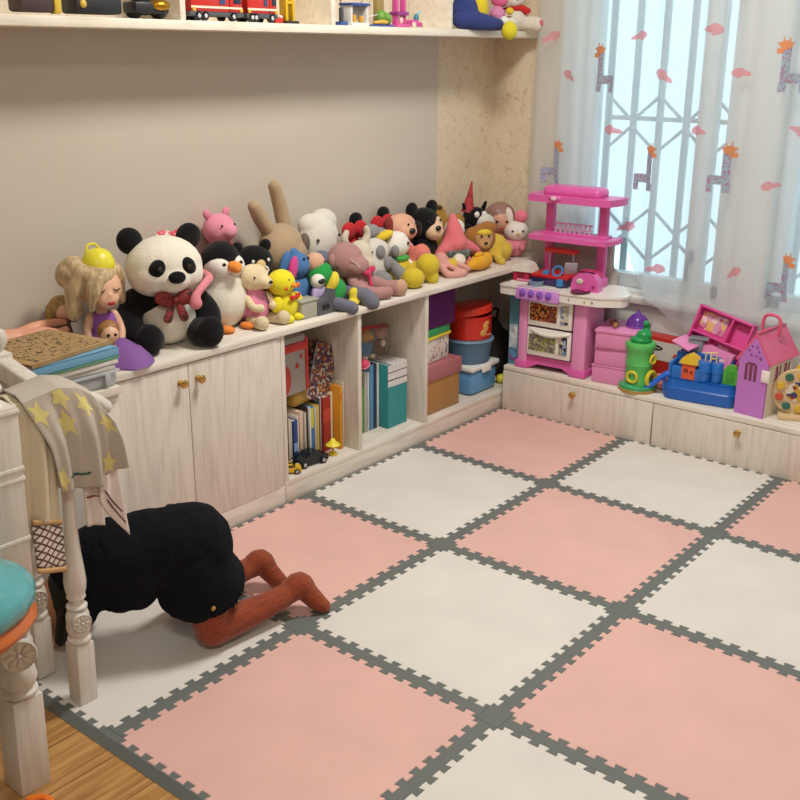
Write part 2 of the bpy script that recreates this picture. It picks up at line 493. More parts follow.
for (c, r), where in tname.items():
    x0, x1 = tx(c); y0, y1 = ty(r); nx, ny = nteeth(x1-x0), nteeth(y1-y0)
    poly = edge((x0, y0), (x1, y0), (0, -1), nx)+edge((x1, y0), (x1, y1), (1, 0), ny)+edge((x1, y1), (x0, y1), (0, 1), nx)+edge((x0, y1), (x0, y0), (-1, 0), ny)
    pink = (c+r) % 2 == 0
    o = slab('foam_tile', mat_pink if pink else mat_white, poly)
    tag(o, ('pink' if pink else 'white')+' foam floor tile '+where, 'play mat tile', ('pink' if pink else 'white')+' tiles of the foam play mat')
short = {(0, 0): 'far corner pink tile', (1, 0): 'white tile below the blue tub', (2, 0): 'outermost bench pink tile', (0, 1): 'white tile by the bookcase', (1, 1): 'central pink tile', (2, 1): 'white tile at the view edge',
         (0, 2): 'pink tile by the door cabinet', (1, 2): 'central white tile', (2, 2): 'large near pink tile', (0, 3): 'white tile under the child', (1, 3): 'pink tile at the wood floor', (2, 3): 'near white tile'}
def strip(poly, label): return tag(slab('edging_strip', mat_grey, poly), label, 'mat edging', 'grey jigsaw edging strips of the play mat')
for (c, r) in tname:
    x0, x1 = tx(c); y0, y1 = ty(r)
    if c < 2:       # strip on the tile's +x side, owning the crossing nearer the camera
        xa, xb = x1, tx(c+1)[0]; n = nteeth(y1-y0)
        ye = y0-2*g_ if r < 3 else y0
        poly = [(xa, ye), (xb, ye)]+edge((xb, y0), (xb, y1), (-1, 0), n)[0:]+[(xb, y1), (xa, y1)]+edge((xa, y1), (xa, y0), (1, 0), n)[0:]+[(xa, y0)]
        poly = [Vector(p) for i, p in enumerate(poly)]
        q = []
        for p in poly:
            if not q or (p-q[-1]).length > 1e-5: q.append(p)
        strip(q, 'grey jigsaw strip between %s and %s' % (short[(c, r)], short[(c+1, r)]))
    if r < 3:       # strip on the tile's -y side
        ya, yb = ty(r+1)[1], y0; n = nteeth(x1-x0)
        poly = [Vector(p) for p in edge((x0, ya), (x1, ya), (0, 1), n)+[(x1, ya), (x1, yb)]+edge((x1, yb), (x0, yb), (0, -1), n)+[(x0, yb)]]
        q = []
        for p in poly:
            if not q or (p-q[-1]).length > 1e-5: q.append(p)
        strip(q, 'grey jigsaw strip between %s and %s' % (short[(c, r)], short[(c, r+1)]))
    # edging against the furniture and along the wood floor
    if c == 0:
        n = nteeth(y1-y0); ye = y0-(2*g_ if r < 3 else 0)
        q = [Vector((CX+.002, y1)), Vector((CX+.002, ye)), Vector((x0, ye))]+[Vector(p) for p in edge((x0, y0), (x0, y1), (-1, 0), n)]+[Vector((x0, y1))]
        q = [p for i, p in enumerate(q) if i == 0 or (p-q[i-1]).length > 1e-5]
        strip(q, 'narrow dark grey edging between the long cabinet and the %s' % short[(c, r)])
    if r == 0:
        n = nteeth(x1-x0); xe = x1+(2*g_ if c < 2 else 0)
        q = [Vector((x0, CY-.002))]+[Vector((x0, y1))]+[Vector(p) for p in edge((x0, y1), (x1, y1), (0, 1), n)]+[Vector((x1, y1)), Vector((xe, y1)), Vector((xe, CY-.002))]
        q = [p for i, p in enumerate(q) if i == 0 or (p-q[i-1]).length > 1e-5]
        strip(q, 'narrow dark grey edging between the window bench and the %s' % short[(c, r)])
    if r == 3:
        n = nteeth(x1-x0); xe = x1+(2*g_ if c < 2 else 0)
        q = [Vector((x0 if c else CX+.002, y0-.02)), Vector((xe, y0-.02)), Vector((xe, y0))]+[Vector(p) for p in edge((x1, y0), (x0, y0), (0, -1), n)]+[Vector((x0 if c else CX+.002, y0))]
        q = [p for i, p in enumerate(q) if i == 0 or (p-q[i-1]).length > 1e-5]
        o = strip(q, 'dark grey outer edging between the wood floor and the %s' % short[(c, r)])
        # its sloped lip is part of the same edging
        xa, xb = (x0 if c else CX+.002), xe
        obj('sloped_lip', mat_grey, AT(Matrix.Translation((-o.location.x, -o.location.y, 0)), PR([(0, 0), (.017, 0), (.017, .012)], xb-xa, Matrix(((0, 0, 1, xa), (1, 0, 0, y0-.0372), (0, 1, 0, 0), (0, 0, 0, 1))))), o, smooth=False)
# ------------------------------------------------------------------ soft toys on the cabinet top (front = +x, the toy's left = +y)
GT = 'toys sitting in a row on the long cabinet'
def toy(name, label, x, y, parts, rz=0, tilt=(0, 0), z=TOP, cat='soft toy', rm=.005, group=GT, sc=1):
    return thing(name, label, cat, (x, y, z), parts, rz, tilt, group, rm, sc)
black = plush('0e0e11'); ivory = plush('e9e2d2'); eyeb = plastic('0d0d0f', .15); white_p = plush('ece8df')
def eyes(x, y, z, r=.006, mat=None): return ('eye*', mat or eyeb, E((x, y, z), (r*.6, r, r)))

# panda
toy('plush_panda', 'big black and white plush panda with a red tartan bow', -.12, -1.605, [
    ('body', black, [E((-.01, 0, .125), (.085, .108, .055)), E((-.045, 0, .08), (.05, .1, .08)), T([(-.005, .085, .14, .036), (.03, .118, .09, .04), (.07, .112, .05, .036)]), MY(T([(-.005, .085, .14, .036), (.03, .118, .09, .04), (.07, .112, .05, .036)]))]),
    ('belly', ivory, E((.01, 0, .083), (.085, .088, .083))),
    ('leg*', black, [E((.085, .082, .042), (.062, .046, .042)), E((.128, .092, .05), (.026, .042, .047))]),
    ('head', ivory, [E((.02, 0, .235), (.098, .114, .09)), E((.095, 0, .208), (.04, .05, .037)), E((.03, .04, .215), (.085, .07, .062)), E((.03, -.04, .215), (.085, .07, .062))]),
    ('ear*', black, E((-.005, .088, .312), (.024, .038, .04), (-30, 0, 0))),
    ('eye_patch*', black, E((.1, .046, .243), (.017, .024, .03), (28, 0, 20))),
    eyes(.117, .043, .246, .008, plastic('2a1a12', .1)),
    ('nose', black, E((.133, 0, .222), (.014, .026, .018))),
    ('bow', speckle('8e2f2c', '3f1f20', 70), [E((.098, .03, .155), (.012, .032, .022), (25, 0, 0)), E((.098, -.03, .155), (.012, .032, .022), (-25, 0, 0)), E((.104, 0, .152), (.014, .012, .012)), T([(.1, .006, .148, .007), (.108, .022, .1, .014)], flat=.4), T([(.1, -.006, .148, .007), (.108, -.026, .1, .014)], flat=.4)]),
], rz=-20, sc=.98)
# pink toy behind the panda: its bow shows above, one leg hangs in front
toy('pink_plush', 'pink plush squeezed behind the panda, one pink leg hanging out', -.24, -1.475, [
    ('body', plush('e08a94'), [E((0, 0, .12), (.05, .07, .12)), E((-.005, 0, .235), (.045, .055, .05)), T([(.02, .0, .19, .016), (.09, .0, .19, .015), (.18, -.01, .186, .014), (.238, -.075, .182, .0125), (.252, -.118, .16, .013), (.254, -.124, .138, .02)])]),
    ('bow', speckle('d9525c', 'f4e6e2', 90, .56, .6), [E((.01, -.032, .292), (.014, .03, .014), (0, 0, 0)), E((.01, .036, .290), (.014, .032, .016), (0, 0, 0)), E((.012, 0, .288), (.012, .012, .012))]),
])
# penguin
toy('plush_penguin', 'white bellied plush penguin with black cap and orange beak', -.13, -1.372, [
    ('body', ivory, [E((0, 0, .095), (.08, .092, .098)), E((.0, 0, .145), (.068, .075, .08))]),
    ('back', black, [E((-.04, 0, .11), (.055, .09, .1))]),
    ('flipper*', black, T([(-.005, .075, .165, .018), (-.005, .098, .11, .024), (.0, .104, .06, .014)], flat=.6)),
    ('head', black, [E((-.005, 0, .245), (.066, .07, .062))]),
    ('face', white_p, [E((.016, .03, .222), (.058, .042, .044)), E((.016, -.03, .222), (.058, .042, .044))]),
    eyes(.066, .035, .236, .0085),
    ('beak', plush('ec9440'), [E((.075, 0, .228), (.032, .027, .02)), E((.085, 0, .222), (.024, .02, .016))]),
    ('foot*', plush('ec8a3a'), [E((.078, .046, .012), (.034, .026, .013))]),
], rz=-6, sc=.87)
# pink pig in a red shirt
toy('plush_pig', 'small pink plush pig in a red shirt, behind the penguin', -.245, -1.275, [
    ('body', plush('cf3030'), [E((0, .015, .165), (.042, .07, .085)), E((0, .01, .08), (.045, .07, .08))]),
    ('head', plush('e795ab'), [E((0, 0, .288), (.05, .058, .052)), E((.04, .005, .285), (.028, .03, .026))]),
    ('ear*', plush('e38aa2'), E((-.01, .04, .338), (.01, .014, .018), (-25, 0, 0))),
    ('arm*', plush('e795ab'), T([(.01, .05, .205, .012), (.03, .075, .19, .012)])),
    eyes(.046, .027, .306, .004),
], sc=.97)
# little black bear with a red scarf
toy('plush_bear', 'small black plush bear with a red scarf, between penguin and rabbit', -.165, -1.215, [
    ('body', black, [E((0, 0, .06), (.055, .06, .065)), E((.035, 0, .02), (.05, .06, .025))]),
    ('head', black, [E((.008, 0, .172), (.056, .068, .058))]),
    ('ear*', black, E((0, .052, .225), (.015, .02, .02))),
    ('muzzle', plush('d8cdbd'), E((.058, 0, .158), (.022, .026, .018))),
    ('nose', eyeb, E((.078, 0, .164), (.007, .009, .006))),
    eyes(.056, .028, .188, .006, plastic('e8e4dc', .2)),
    ('scarf', plush('c9281f'), [ring((.008, 0, .116), .044, .016), T([(.05, .02, .112, .015), (.066, .03, .07, .017)], flat=.5)]),
], rz=-12)
# cream bear in a pink dress
toy('plush_dressed_bear', 'cream plush bear in a pink dress, sitting beside the penguin', -.085, -1.285, [
    ('dress', plush('e58cae'), [E((0, 0, .06), (.052, .056, .06)), E((-.005, 0, .105), (.038, .042, .05))], {}),
    ('head', plush('e7d5ae'), [E((0, 0, .168), (.052, .06, .048)), E((.045, .008, .155), (.034, .028, .024))]),
    ('ear*', plush('d9bd84'), E((-.012, .052, .2), (.012, .022, .022))),
    ('arm*', plush('e7d5ae'), T([(.015, .048, .1, .014), (.045, .05, .075, .014), (.06, .03, .07, .015)])),
    ('leg*', plush('ddcba8'), T([(.02, .04, .02, .02), (.065, .05, .02, .02), (.088, .054, .026, .026)])),
    eyes(.042, .035, .178, .0045),
    ('nose', eyeb, E((.078, .008, .16), (.006, .008, .006))),
    ('neck_ribbon', plush('3a3f6a'), T([(.044, .012, .118, .003), (.052, .022, .07, .003)], 6)),
], rz=2, sc=.88)
# chick
yel = plush('ecdf2f')
toy('plush_chick', 'bright yellow plush chick with a red bow tie', -.05, -1.19, [
    ('body', yel, [E((0, 0, .05), (.045, .05, .048)), E((-.04, -.02, .05), (.02, .02, .02))]),
    ('head', yel, [E((0, -.012, .122), (.044, .048, .043))]),
    ('wing*', yel, E((.012, .052, .06), (.02, .016, .026), (20, 0, 0))),
    ('foot*', yel, E((.035, .026, .012), (.022, .02, .013))),
    ('cheek*', plush('e0792c'), E((.034, .03-.0, .112), (.006, .01, .009))),
    ('beak', plush('e8952e'), E((.046, -.008, .118), (.012, .01, .007))),
    eyes(.037, .02, .135, .006),
    ('bow_tie', plush('d0362a'), [E((.046, .012, .082), (.006, .018, .011), (25, 0, 0)), E((.046, -.016, .08), (.006, .016, .011), (-20, 0, 0))]),
], rz=8)
# rabbit
tan = plush('b39a7c')
toy('plush_rabbit', 'taupe brown plush rabbit with two long upright ears', -.2, -1.05, [
    ('body', tan, [E((0, 0, .07), (.06, .08, .08)), E((.03, 0, .03), (.06, .085, .032))]),
    ('head', tan, [E((.0, 0, .2), (.072, .104, .098)), E((.03, .02, .183), (.05, .075, .065))]),
    ('ear', tan, T([(-.01, -.05, .27, .026), (-.018, -.088, .325, .027), (-.02, -.118, .368, .022)])),
    ('ear', tan, T([(-.01, .035, .28, .027), (-.018, .022, .36, .026), (-.02, -.002, .425, .022)])),
    ('eye_patch', plush('6d6258'), E((.05, .075, .222), (.02, .024, .034), (0, 0, 45))),
    ('eye_patch', plush('3b3330'), E((.066, -.03, .17), (.016, .024, .028))),
    ('muzzle', plush('4a3f39'), E((.07, .02, .16), (.018, .03, .02))),
], rz=8, sc=.93)
# blue donkey
blu = plush('4d79b0')
toy('plush_donkey', 'blue plush donkey with pink inner ears and a peach muzzle', -.13, -1.045, [
    ('body', blu, [E((0, 0, .055), (.045, .05, .06)), T([(.01, -.035, .09, .018), (.045, -.05, .05, .016), (.055, -.05, .02, .017)]), T([(.01, .035, .09, .018), (.055, .05, .05, .016), (.07, .05, .02, .017)])]),
    ('head', blu, [E((0, -.005, .145), (.046, .05, .044)), E((-.012, -.012, .185), (.024, .022, .02))]),
    ('muzzle', plush('dcae90'), [E((.034, .048, .15), (.032, .036, .034))]),
    ('ear', plush('d84c92'), E((.032, -.056, .145), (.012, .019, .042), (-18, 0, 0))),
    ('ear', blu, E((.0, -.062, .15), (.016, .02, .05), (-22, 0, 0))),
    ('nostril', plastic('4a2f28', .6), E((.064, .062, .154), (.003, .004, .003))),
    eyes(.04, .01, .172, .005),
], rz=2)
# small white and lilac toy
toy('plush_doll', 'tiny white and lilac plush figure held against the blue donkey', -.055, -1.028, [
    ('body', plush('b8a3cc'), [E((0, 0, .055), (.022, .028, .032)), T([(.005, .022, .07, .009), (.014, .034, .045, .009)]), T([(.005, -.022, .07, .009), (.014, -.034, .045, .009)])]),
    ('leg*', white_p, T([(.004, .013, .035, .012), (.012, .016, .012, .014)])),
    ('head', white_p, E((0, 0, .098), (.024, .026, .024))),
    ('visor', plastic('26242c', .2), E((.014, 0, .1), (.014, .018, .011))),
])
# tall white toy
toy('plush_whale', 'tall plain off-white plush animal with tiny black eyes', -.22, -.835, [
    ('body', plush('ddd8cc'), [E((0, 0, .09), (.07, .105, .095)), E((-.005, -.012, .185), (.06, .094, .098)), E((-.01, -.045, .245), (.042, .05, .042)), E((-.01, .022, .25), (.045, .058, .046)), E((-.008, -.01, .24), (.045, .07, .045))]),
    ('eye', eyeb, E((.045, -.07, .202), (.005, .006, .006))),
    ('eye', eyeb, E((.057, .03, .21), (.004, .006, .006))),
], rz=4)
# green and yellow toy
grn = plush('2a9a4a'); yl2 = plush('e7d143')
toy('plush_duck', 'green plush duck with yellow bill and yellow feet', -.07, -.95, [
    ('body', grn, [E((0, .01, .045), (.04, .055, .046), (30, 0, 0))]),
    ('head', grn, [E((-.01, -.04, .11), (.04, .048, .038), (35, 0, 0))]),
    ('bill', yl2, [E((.022, -.015, .088), (.022, .022, .036), (-30, 0, 0)), E((.02, -.045, .055), (.02, .022, .014))]),
    ('foot', yl2, [E((.052, .06, .035), (.018, .022, .026), (20, 0, 0)), E((.06, .045, .012), (.02, .03, .012))]),
    ('foot', yl2, [E((.07, -.01, .014), (.02, .04, .014)), E((.075, .03, .012), (.016, .02, .012))]),
    eyes(.02, .012, .13, .004),
], rz=0)
# grey plastic box toy with dark fin
thing('toy_bin_lorry', 'pale grey plastic toy box with a dark grey pointed front', 'toy', (-.012, -1.105, TOP), [
    ('tub', plastic('aaa99a', .45), [B((-.012, -.02, .028), (.05, .075, .055), .006), B((-.012, -.02, .058), (.056, .082, .008), .003)]),
    ('nose', plastic('55575a', .4), PR([(-.03, 0), (.045, 0), (.055, .075), (.02, .05), (-.03, .045)], .05, Matrix(((0, 0, 1, -.035), (1, 0, 0, .045), (0, 1, 0, 0), (0, 0, 0, 1)))), {'smooth': False}),
    ('window', plastic('202225', .2), B((.016, .052, .026), (.003, .03, .016), .001)),
], rz=0, group=GT)
# long legged grey toy behind the mauve bear; two legs over the edge
gry = plush('6f7080')
toy('plush_elephant', 'slate grey plush animal whose two legs stick out over the cabinet edge', -.16, -.9, [
    ('body', gry, [E((0, 0, .06), (.04, .06, .06)), E((0, 0, .13), (.04, .045, .04)),
                   T([(.02, -.03, .035, .02), (.12, -.10, .028, .021), (.168, -.095, .026, .022), (.198, -.065, .010, .024)]),
                   T([(.02, .03, .035, .022), (.12, .02, .034, .024), (.165, .035, .03, .028), (.2, .035, .012, .028)])]),
    eyes(.035, .02, .14, .004),
])
# mauve monkey
mau = plush('b08480')
toy('plush_monkey', 'dusty mauve plush monkey with a pink ribbon, slumped sideways', -.085, -.805, [
    ('body', mau, [E((.0, .02, .055), (.05, .06, .055)), T([(.02, .05, .05, .03), (.06, .09, .03, .026), (.09, .11, .028, .03)]), T([(.02, -.02, .04, .028), (.07, -.005, .026, .024), (.1, .05, .024, .022)]), T([(.0, -.03, .08, .02), (.04, -.05, .055, .02), (.07, -.045, .045, .021)])]),
    ('head', mau, [E((-.02, -.035, .135), (.06, .07, .062)), E((.03, -.02, .118), (.028, .048, .03))]),
    ('foot', plush('c9a287'), E((.105, .118, .03), (.02, .028, .03))),
    ('ear', mau, E((-.02, -.1, .14), (.014, .016, .024))),
    ('mouth_seam', plastic('e6d9d0', .7), T([(.038, -.068, .15, .0018), (.052, -.045, .125, .0018), (.055, -.02, .108, .0018)], 6)),
    ('ribbon', plush('cf3d66'), [E((.045, .03, .1), (.012, .02, .014), (20, 0, 0)), E((.05, .0, .092), (.012, .02, .012), (-20, 0, 0)), T([(.05, .012, .09, .006), (.065, .005, .05, .009)], 8)]),
])
# horned cow toy
cow = plush('d9d4cb'); cgr = plush('8d8c8e')
toy('plush_cow', 'white plush cow with cream horns and grey patches', -.155, -.66, [
    ('body', cow, [E((0, .01, .075), (.055, .072, .08)), E((.005, .03, .13), (.05, .06, .05))]),
    ('head', plush('d8ccb8'), [E((.012, -.06, .125), (.045, .052, .058)), E((.04, -.06, .1), (.03, .038, .034))]),
    ('horn', plush('d5c9b6'), T([(.0, -.105, .155, .015), (.0, -.125, .19, .013), (.0, -.115, .215, .01)])),
    ('horn', plush('d5c9b6'), T([(.01, -.035, .165, .015), (.012, -.018, .195, .013), (.012, -.022, .22, .01)])),
    ('patch', cgr, E((.05, .012, .135), (.012, .022, .026), (20, 0, 0))),
    ('patch', cgr, E((.052, .05, .09), (.014, .025, .024))),
    ('leg', cgr, T([(.03, .08, .09, .02), (.06, .1, .05, .024), (.085, .115, .028, .026)])),
    ('leg', cgr, T([(.03, .0, .05, .03), (.07, .005, .035, .032)])),
    eyes(.05, -.035, .14, .004),
])
# white duck in a yellow shirt
toy('plush_goose', 'white plush duck in a yellow shirt with a green collar', -.135, -.525, [
    ('shirt', plush('e6c93a'), [E((0, .01, .055), (.045, .05, .058))]),
    ('collar', plush('4ea64e'), L((0, .005, .1), [(.02, -.008), (.044, -.012), (.046, -.004), (.03, .01), (.02, .012)], 20)),
    ('head', white_p, [E((0, -.002, .142), (.048, .055, .05))]),
    ('cheek', cgr, E((.032, -.045, .128), (.016, .014, .022))),
    ('eye', eyeb, E((.046, .012, .15), (.004, .006, .007))),
    ('cheek_spot', plush('e39aa0'), E((.042, .036, .14), (.004, .007, .006))),
    ('bill', plush('e6c63a'), [E((.0, -.068, .185), (.026, .036, .015), (20, 0, -20))]),
    ('cap', plush('8f8f92'), [E((-.035, -.1, .2), (.03, .035, .026)), E((-.03, -.06, .18), (.03, .04, .03))]),
    ('arm', white_p, T([(.02, .045, .075, .012), (.05, .055, .05, .013)])),
    ('foot', plush('e5d24a'), [E((.085, -.035, .026), (.03, .03, .028)), E((.05, -.02, .02), (.03, .028, .02))]),
])
# two plush hair bows behind
for y_, z_, lb in ((-.645, .2, 'red plush bow with a black puff, behind the horned cow'), (-.488, .205, 'red plush bow with a black puff, behind the white duck')):
    toy('plush_bow', lb, -.255, y_, [
        ('stand_body', plush('c9302c'), [E((0, 0, .06), (.03, .045, .065)), E((0, 0, .14), (.032, .04, .05))]),
        ('loop*', plush('c42a33'), E((.022, .03, z_), (.018, .034, .032), (20, 0, 0))),
        ('knot', plush('b5232d'), E((.034, 0, z_), (.014, .014, .016))),
        ('puff', black, E((-.012, .045, z_+.03), (.02, .03, .026))),
    ])
# black dog with peach muzzle, beside it a peach one
toy('plush_puppy', 'black plush bear with two round ears and a peach muzzle', -.215, -.26, [
    ('body', black, [E((0, 0, .07), (.05, .07, .075)), E((.04, 0, .03), (.05, .075, .03))]),
    ('head', black, [E((0, 0, .18), (.055, .075, .062))]),
    ('ear*', black, E((-.01, .058, .236), (.018, .03, .03))),
    ('muzzle', plush('e4c3a0'), [E((.045, .012, .152), (.034, .045, .034)), E((.03, .03, .178), (.032, .034, .034))]),
    ('nose', eyeb, E((.078, .0, .17), (.01, .013, .01))),
    eyes(.058, .034, .196, .006),
], rz=-4)
toy('plush_hound', 'peach pink plush puppy with a black nose, leaning on the black bear', -.2, -.42, [
    ('body', plush('d99a86'), [E((0, 0, .07), (.05, .06, .075))]),
    ('head', plush('e0ae92'), [E((0, 0, .188), (.05, .072, .05)), E((.042, -.01, .175), (.03, .045, .03))]),
    ('nose', eyeb, E((.074, -.02, .182), (.01, .014, .012))),
    ('ear', plush('8d3a34'), E((0, -.07, .2), (.018, .018, .034))),
    ('ear', plush('2a1d1c'), E((.03, .066, .175), (.018, .016, .03))),
    eyes(.056, .022, .205, .005),
])
toy('plush_cushion', 'mustard brown round plush standing against the wall behind the black bear', -.262, -.115, [
    ('body', plush('b58832'), [E((0, 0, .115), (.03, .085, .115)), E((0, -.01, .17), (.03, .07, .07))]),
    ('spot', plush('4a3a22'), E((.022, -.01, .225), (.01, .014, .008))),
])
# coral toy with trunk
crl = plush('dd7f72')
toy('plush_flamingo', 'coral plush bird with a long curled neck', -.115, -.43, [
    ('body', crl, [E((0, .0, .055), (.04, .045, .055)), T([(-.02, -.0, .09, .026), (-.03, -.045, .15, .02), (-.03, -.075, .178, .018)]), E((.02, .005, .085), (.036, .042, .052))]),
    ('wing', plush('d07468'), E((.045, -.028, .085), (.012, .02, .034))),
])
# star
str_ = plush('e57a80')
toy('plush_star', 'coral pink star shaped plush with a grey spotted band', -.135, -.16, [
    ('body', str_, [E((0, 0, .08), (.04, .062, .07)), T([(0, 0, .1, .05), (-.005, -.004, .16, .032), (-.01, -.006, .2, .016)]), T([(0, .03, .09, .034), (.012, .075, .075, .022), (.02, .1, .062, .014)]), T([(0, -.03, .09, .034), (.008, -.07, .072, .022), (.01, -.092, .058, .014)]), T([(.0, .03, .05, .03), (.04, .04, .02, .022)]), T([(.0, -.03, .05, .03), (.04, -.04, .02, .022)])]),
    ('band', speckle('5c6d6b', '8a9a92', 60), L((0, 0, .04), [(.03, 0), (.058, .004), (.064, .02), (.064, .034), (.05, .036)], 24, squash=1)),
], rz=-18)
toy('plush_dog', 'small white plush peeking out behind the coral star', -.2, -.075, [
    ('body', white_p, [E((0, 0, .06), (.035, .05, .065)), E((0, 0, .135), (.04, .05, .045))]), eyes(.036, .02, .145, .004)])
# yellow lumps
ylw = plush('d3bb35')
toy('plush_lamb', 'yellow plush with two round padded feet at the cabinet edge', -.06, -.5, [
    ('body', ylw, [E((-.03, .05, .04), (.045, .06, .04)), E((.03, -.055, .036), (.042, .045, .038)), E((.015, .05, .065), (.044, .048, .045)), T([(.015, .055, .05, .026), (.03, .06, .02, .026)])]),
])
# thin pink legs
toy('plush_squid', 'pale pink plush with thin dangling legs beside the yellow feet', -.085, -.29, [
    ('body', plush('dba096'), [E((-.02, .0, .045), (.03, .035, .04)), T([(-.01, -.01, .06, .014), (.03, -.005, .035, .012), (.075, .03, .014, .012)]), T([(-.01, .02, .05, .013), (.03, .045, .035, .012), (.06, .07, .02, .013)]), T([(-.01, -.02, .045, .014), (.05, -.045, .014, .014), (.075, .01, .012, .016)])]),
    ('base', plush('d8b93c'), E((.0, .035, .03), (.035, .05, .028))),
    ('tuft', plush('e8dfcb'), E((.012, .075, .042), (.026, .03, .03))),
])
toy('plush_fish', 'orange yellow plush fish lying flat in front of the lion', -.03, -.14, [
    ('body', plush('e2a52c'), [E((0, 0, .032), (.034, .055, .03)), E((0, .05, .035), (.026, .03, .032), (0, 0, 20)), E((.005, -.055, .03), (.02, .025, .02))]),
    ('fin', plush('e2a52c'), E((.0, .0, .062), (.012, .03, .012)))])
# lion
lio = plush('d9b94a')
toy('plush_lion', 'tan plush lion with a brown mane, crouching near the window end', -.115, -.005, [
    ('body', lio, [E((-.03, .06, .075), (.05, .08, .06)), E((-.03, .115, .05), (.045, .05, .05)), T([(.0, .03, .06, .026), (.03, .02, .02, .022), (.055, .02, .014, .018)]), T([(.0, .08, .06, .026), (.03, .08, .02, .022), (.06, .085, .014, .02)])]),
    ('mane', plush('a5713a'), [E((0, 0, .115), (.046, .07, .07)), E((.0, -.01, .06), (.04, .05, .045)), E((-.005, .03, .165), (.036, .045, .03)), E((0, -.05, .12), (.035, .035, .05))]),
    ('face', plush('c39a6a'), [E((.035, 0, .115), (.026, .046, .05)), E((.056, 0, .092), (.02, .03, .022))]),
    ('brow', plush('e0c640'), E((.045, 0, .15), (.016, .036, .016))),
    ('nose', eyeb, E((.074, 0, .105), (.007, .01, .007))),
    eyes(.06, .018, .135, .006),
], rz=-38, sc=.86)
# black and white animal with a red pointed hat
toy('plush_wizard_cow', 'black and white plush cow wearing a pointed red hat', -.2, .065, [
    ('body', black, [E((0, 0, .07), (.045, .06, .075)), E((.01, -.045, .12), (.03, .03, .03))]),
    ('head', black, [E((0, 0, .165), (.044, .055, .046))]),
    ('muzzle', plush('d7d2c8'), [E((.035, .026, .15), (.034, .044, .036))]),
    ('horn*', black, T([(-.005, .042, .195, .012), (-.005, .056, .225, .006)])),
    ('eye*', plastic('e9e6df', .2), E((.04, .018, .185), (.008, .012, .013))),
    ('hat', speckle('b23038', '8e2a34', 50), L((-.01, -.03, .19), [(.03, 0), (.026, .01), (.012, .07), (.003, .125)], 16, (-8, 0, 0))),
], rz=-20)
toy('plush_bear_cub', 'mustard plush cub tucked between the star and the hatted cow', -.24, -.005, [
    ('body', plush('a97f35'), [E((0, 0, .065), (.03, .045, .07)), E((0, 0, .15), (.032, .038, .04))]), eyes(.03, .016, .158, .004)])
# doll with mauve hair
toy('baby_doll', 'baby doll with short mauve brown hair beside the white bunny', -.165, .2, [
    ('body', cloth('d98f9c'), [E((0, 0, .055), (.04, .05, .06)), T([(.02, .04, .09, .014), (.06, .03, .06, .013)]), T([(.02, -.04, .09, .014), (.06, -.03, .06, .013)])], {'rm': .005}),
    ('head', plastic('cf9a80', .5), [E((.012, 0, .145), (.05, .054, .054))]),
    ('hair', hair('a27a70'), [E((-.004, 0, .16), (.058, .064, .06))], {'wobble': .003}),
    ('eye*', eyeb, E((.058, .02, .146), (.004, .006, .006))),
    ('mouth', plastic('b0483f', .4), E((.06, 0, .12), (.004, .009, .004))),
], rz=-48, cat='doll')
toy('plush_bunny', 'white plush bunny with a pink pompom and pink outfit', -.085, .205, [
    ('outfit', plush('df8794'), [E((0, 0, .04), (.04, .045, .042)), T([(.02, .035, .06, .014), (.05, .02, .045, .015)]), T([(.02, -.035, .06, .014), (.05, -.02, .045, .015)])]),
    ('head', plush('e8ddd3'), [E((0, 0, .105), (.045, .052, .044))]),
    ('ear', plush('e8ddd3'), E((-.005, -.03, .165), (.013, .016, .04), (12, 0, 0))),
    ('pompom', plush('ea7f92'), E((0, .018, .168), (.026, .028, .028))),
    ('nose', plush('d8b340'), E((.046, 0, .1), (.004, .006, .005))),
    eyes(.042, .022, .112, .005),
], rz=-48)
toy('plush_sheepdog', 'small white plush with a black ear between lion and bunny', -.195, .125, [
    ('body', white_p, [E((0, 0, .03), (.035, .04, .035)), E((.005, 0, .08), (.036, .042, .036))]),
    ('ear', black, E((.005, -.036, .1), (.016, .016, .022))),
    eyes(.034, .014, .09, .004),
], rz=-48)

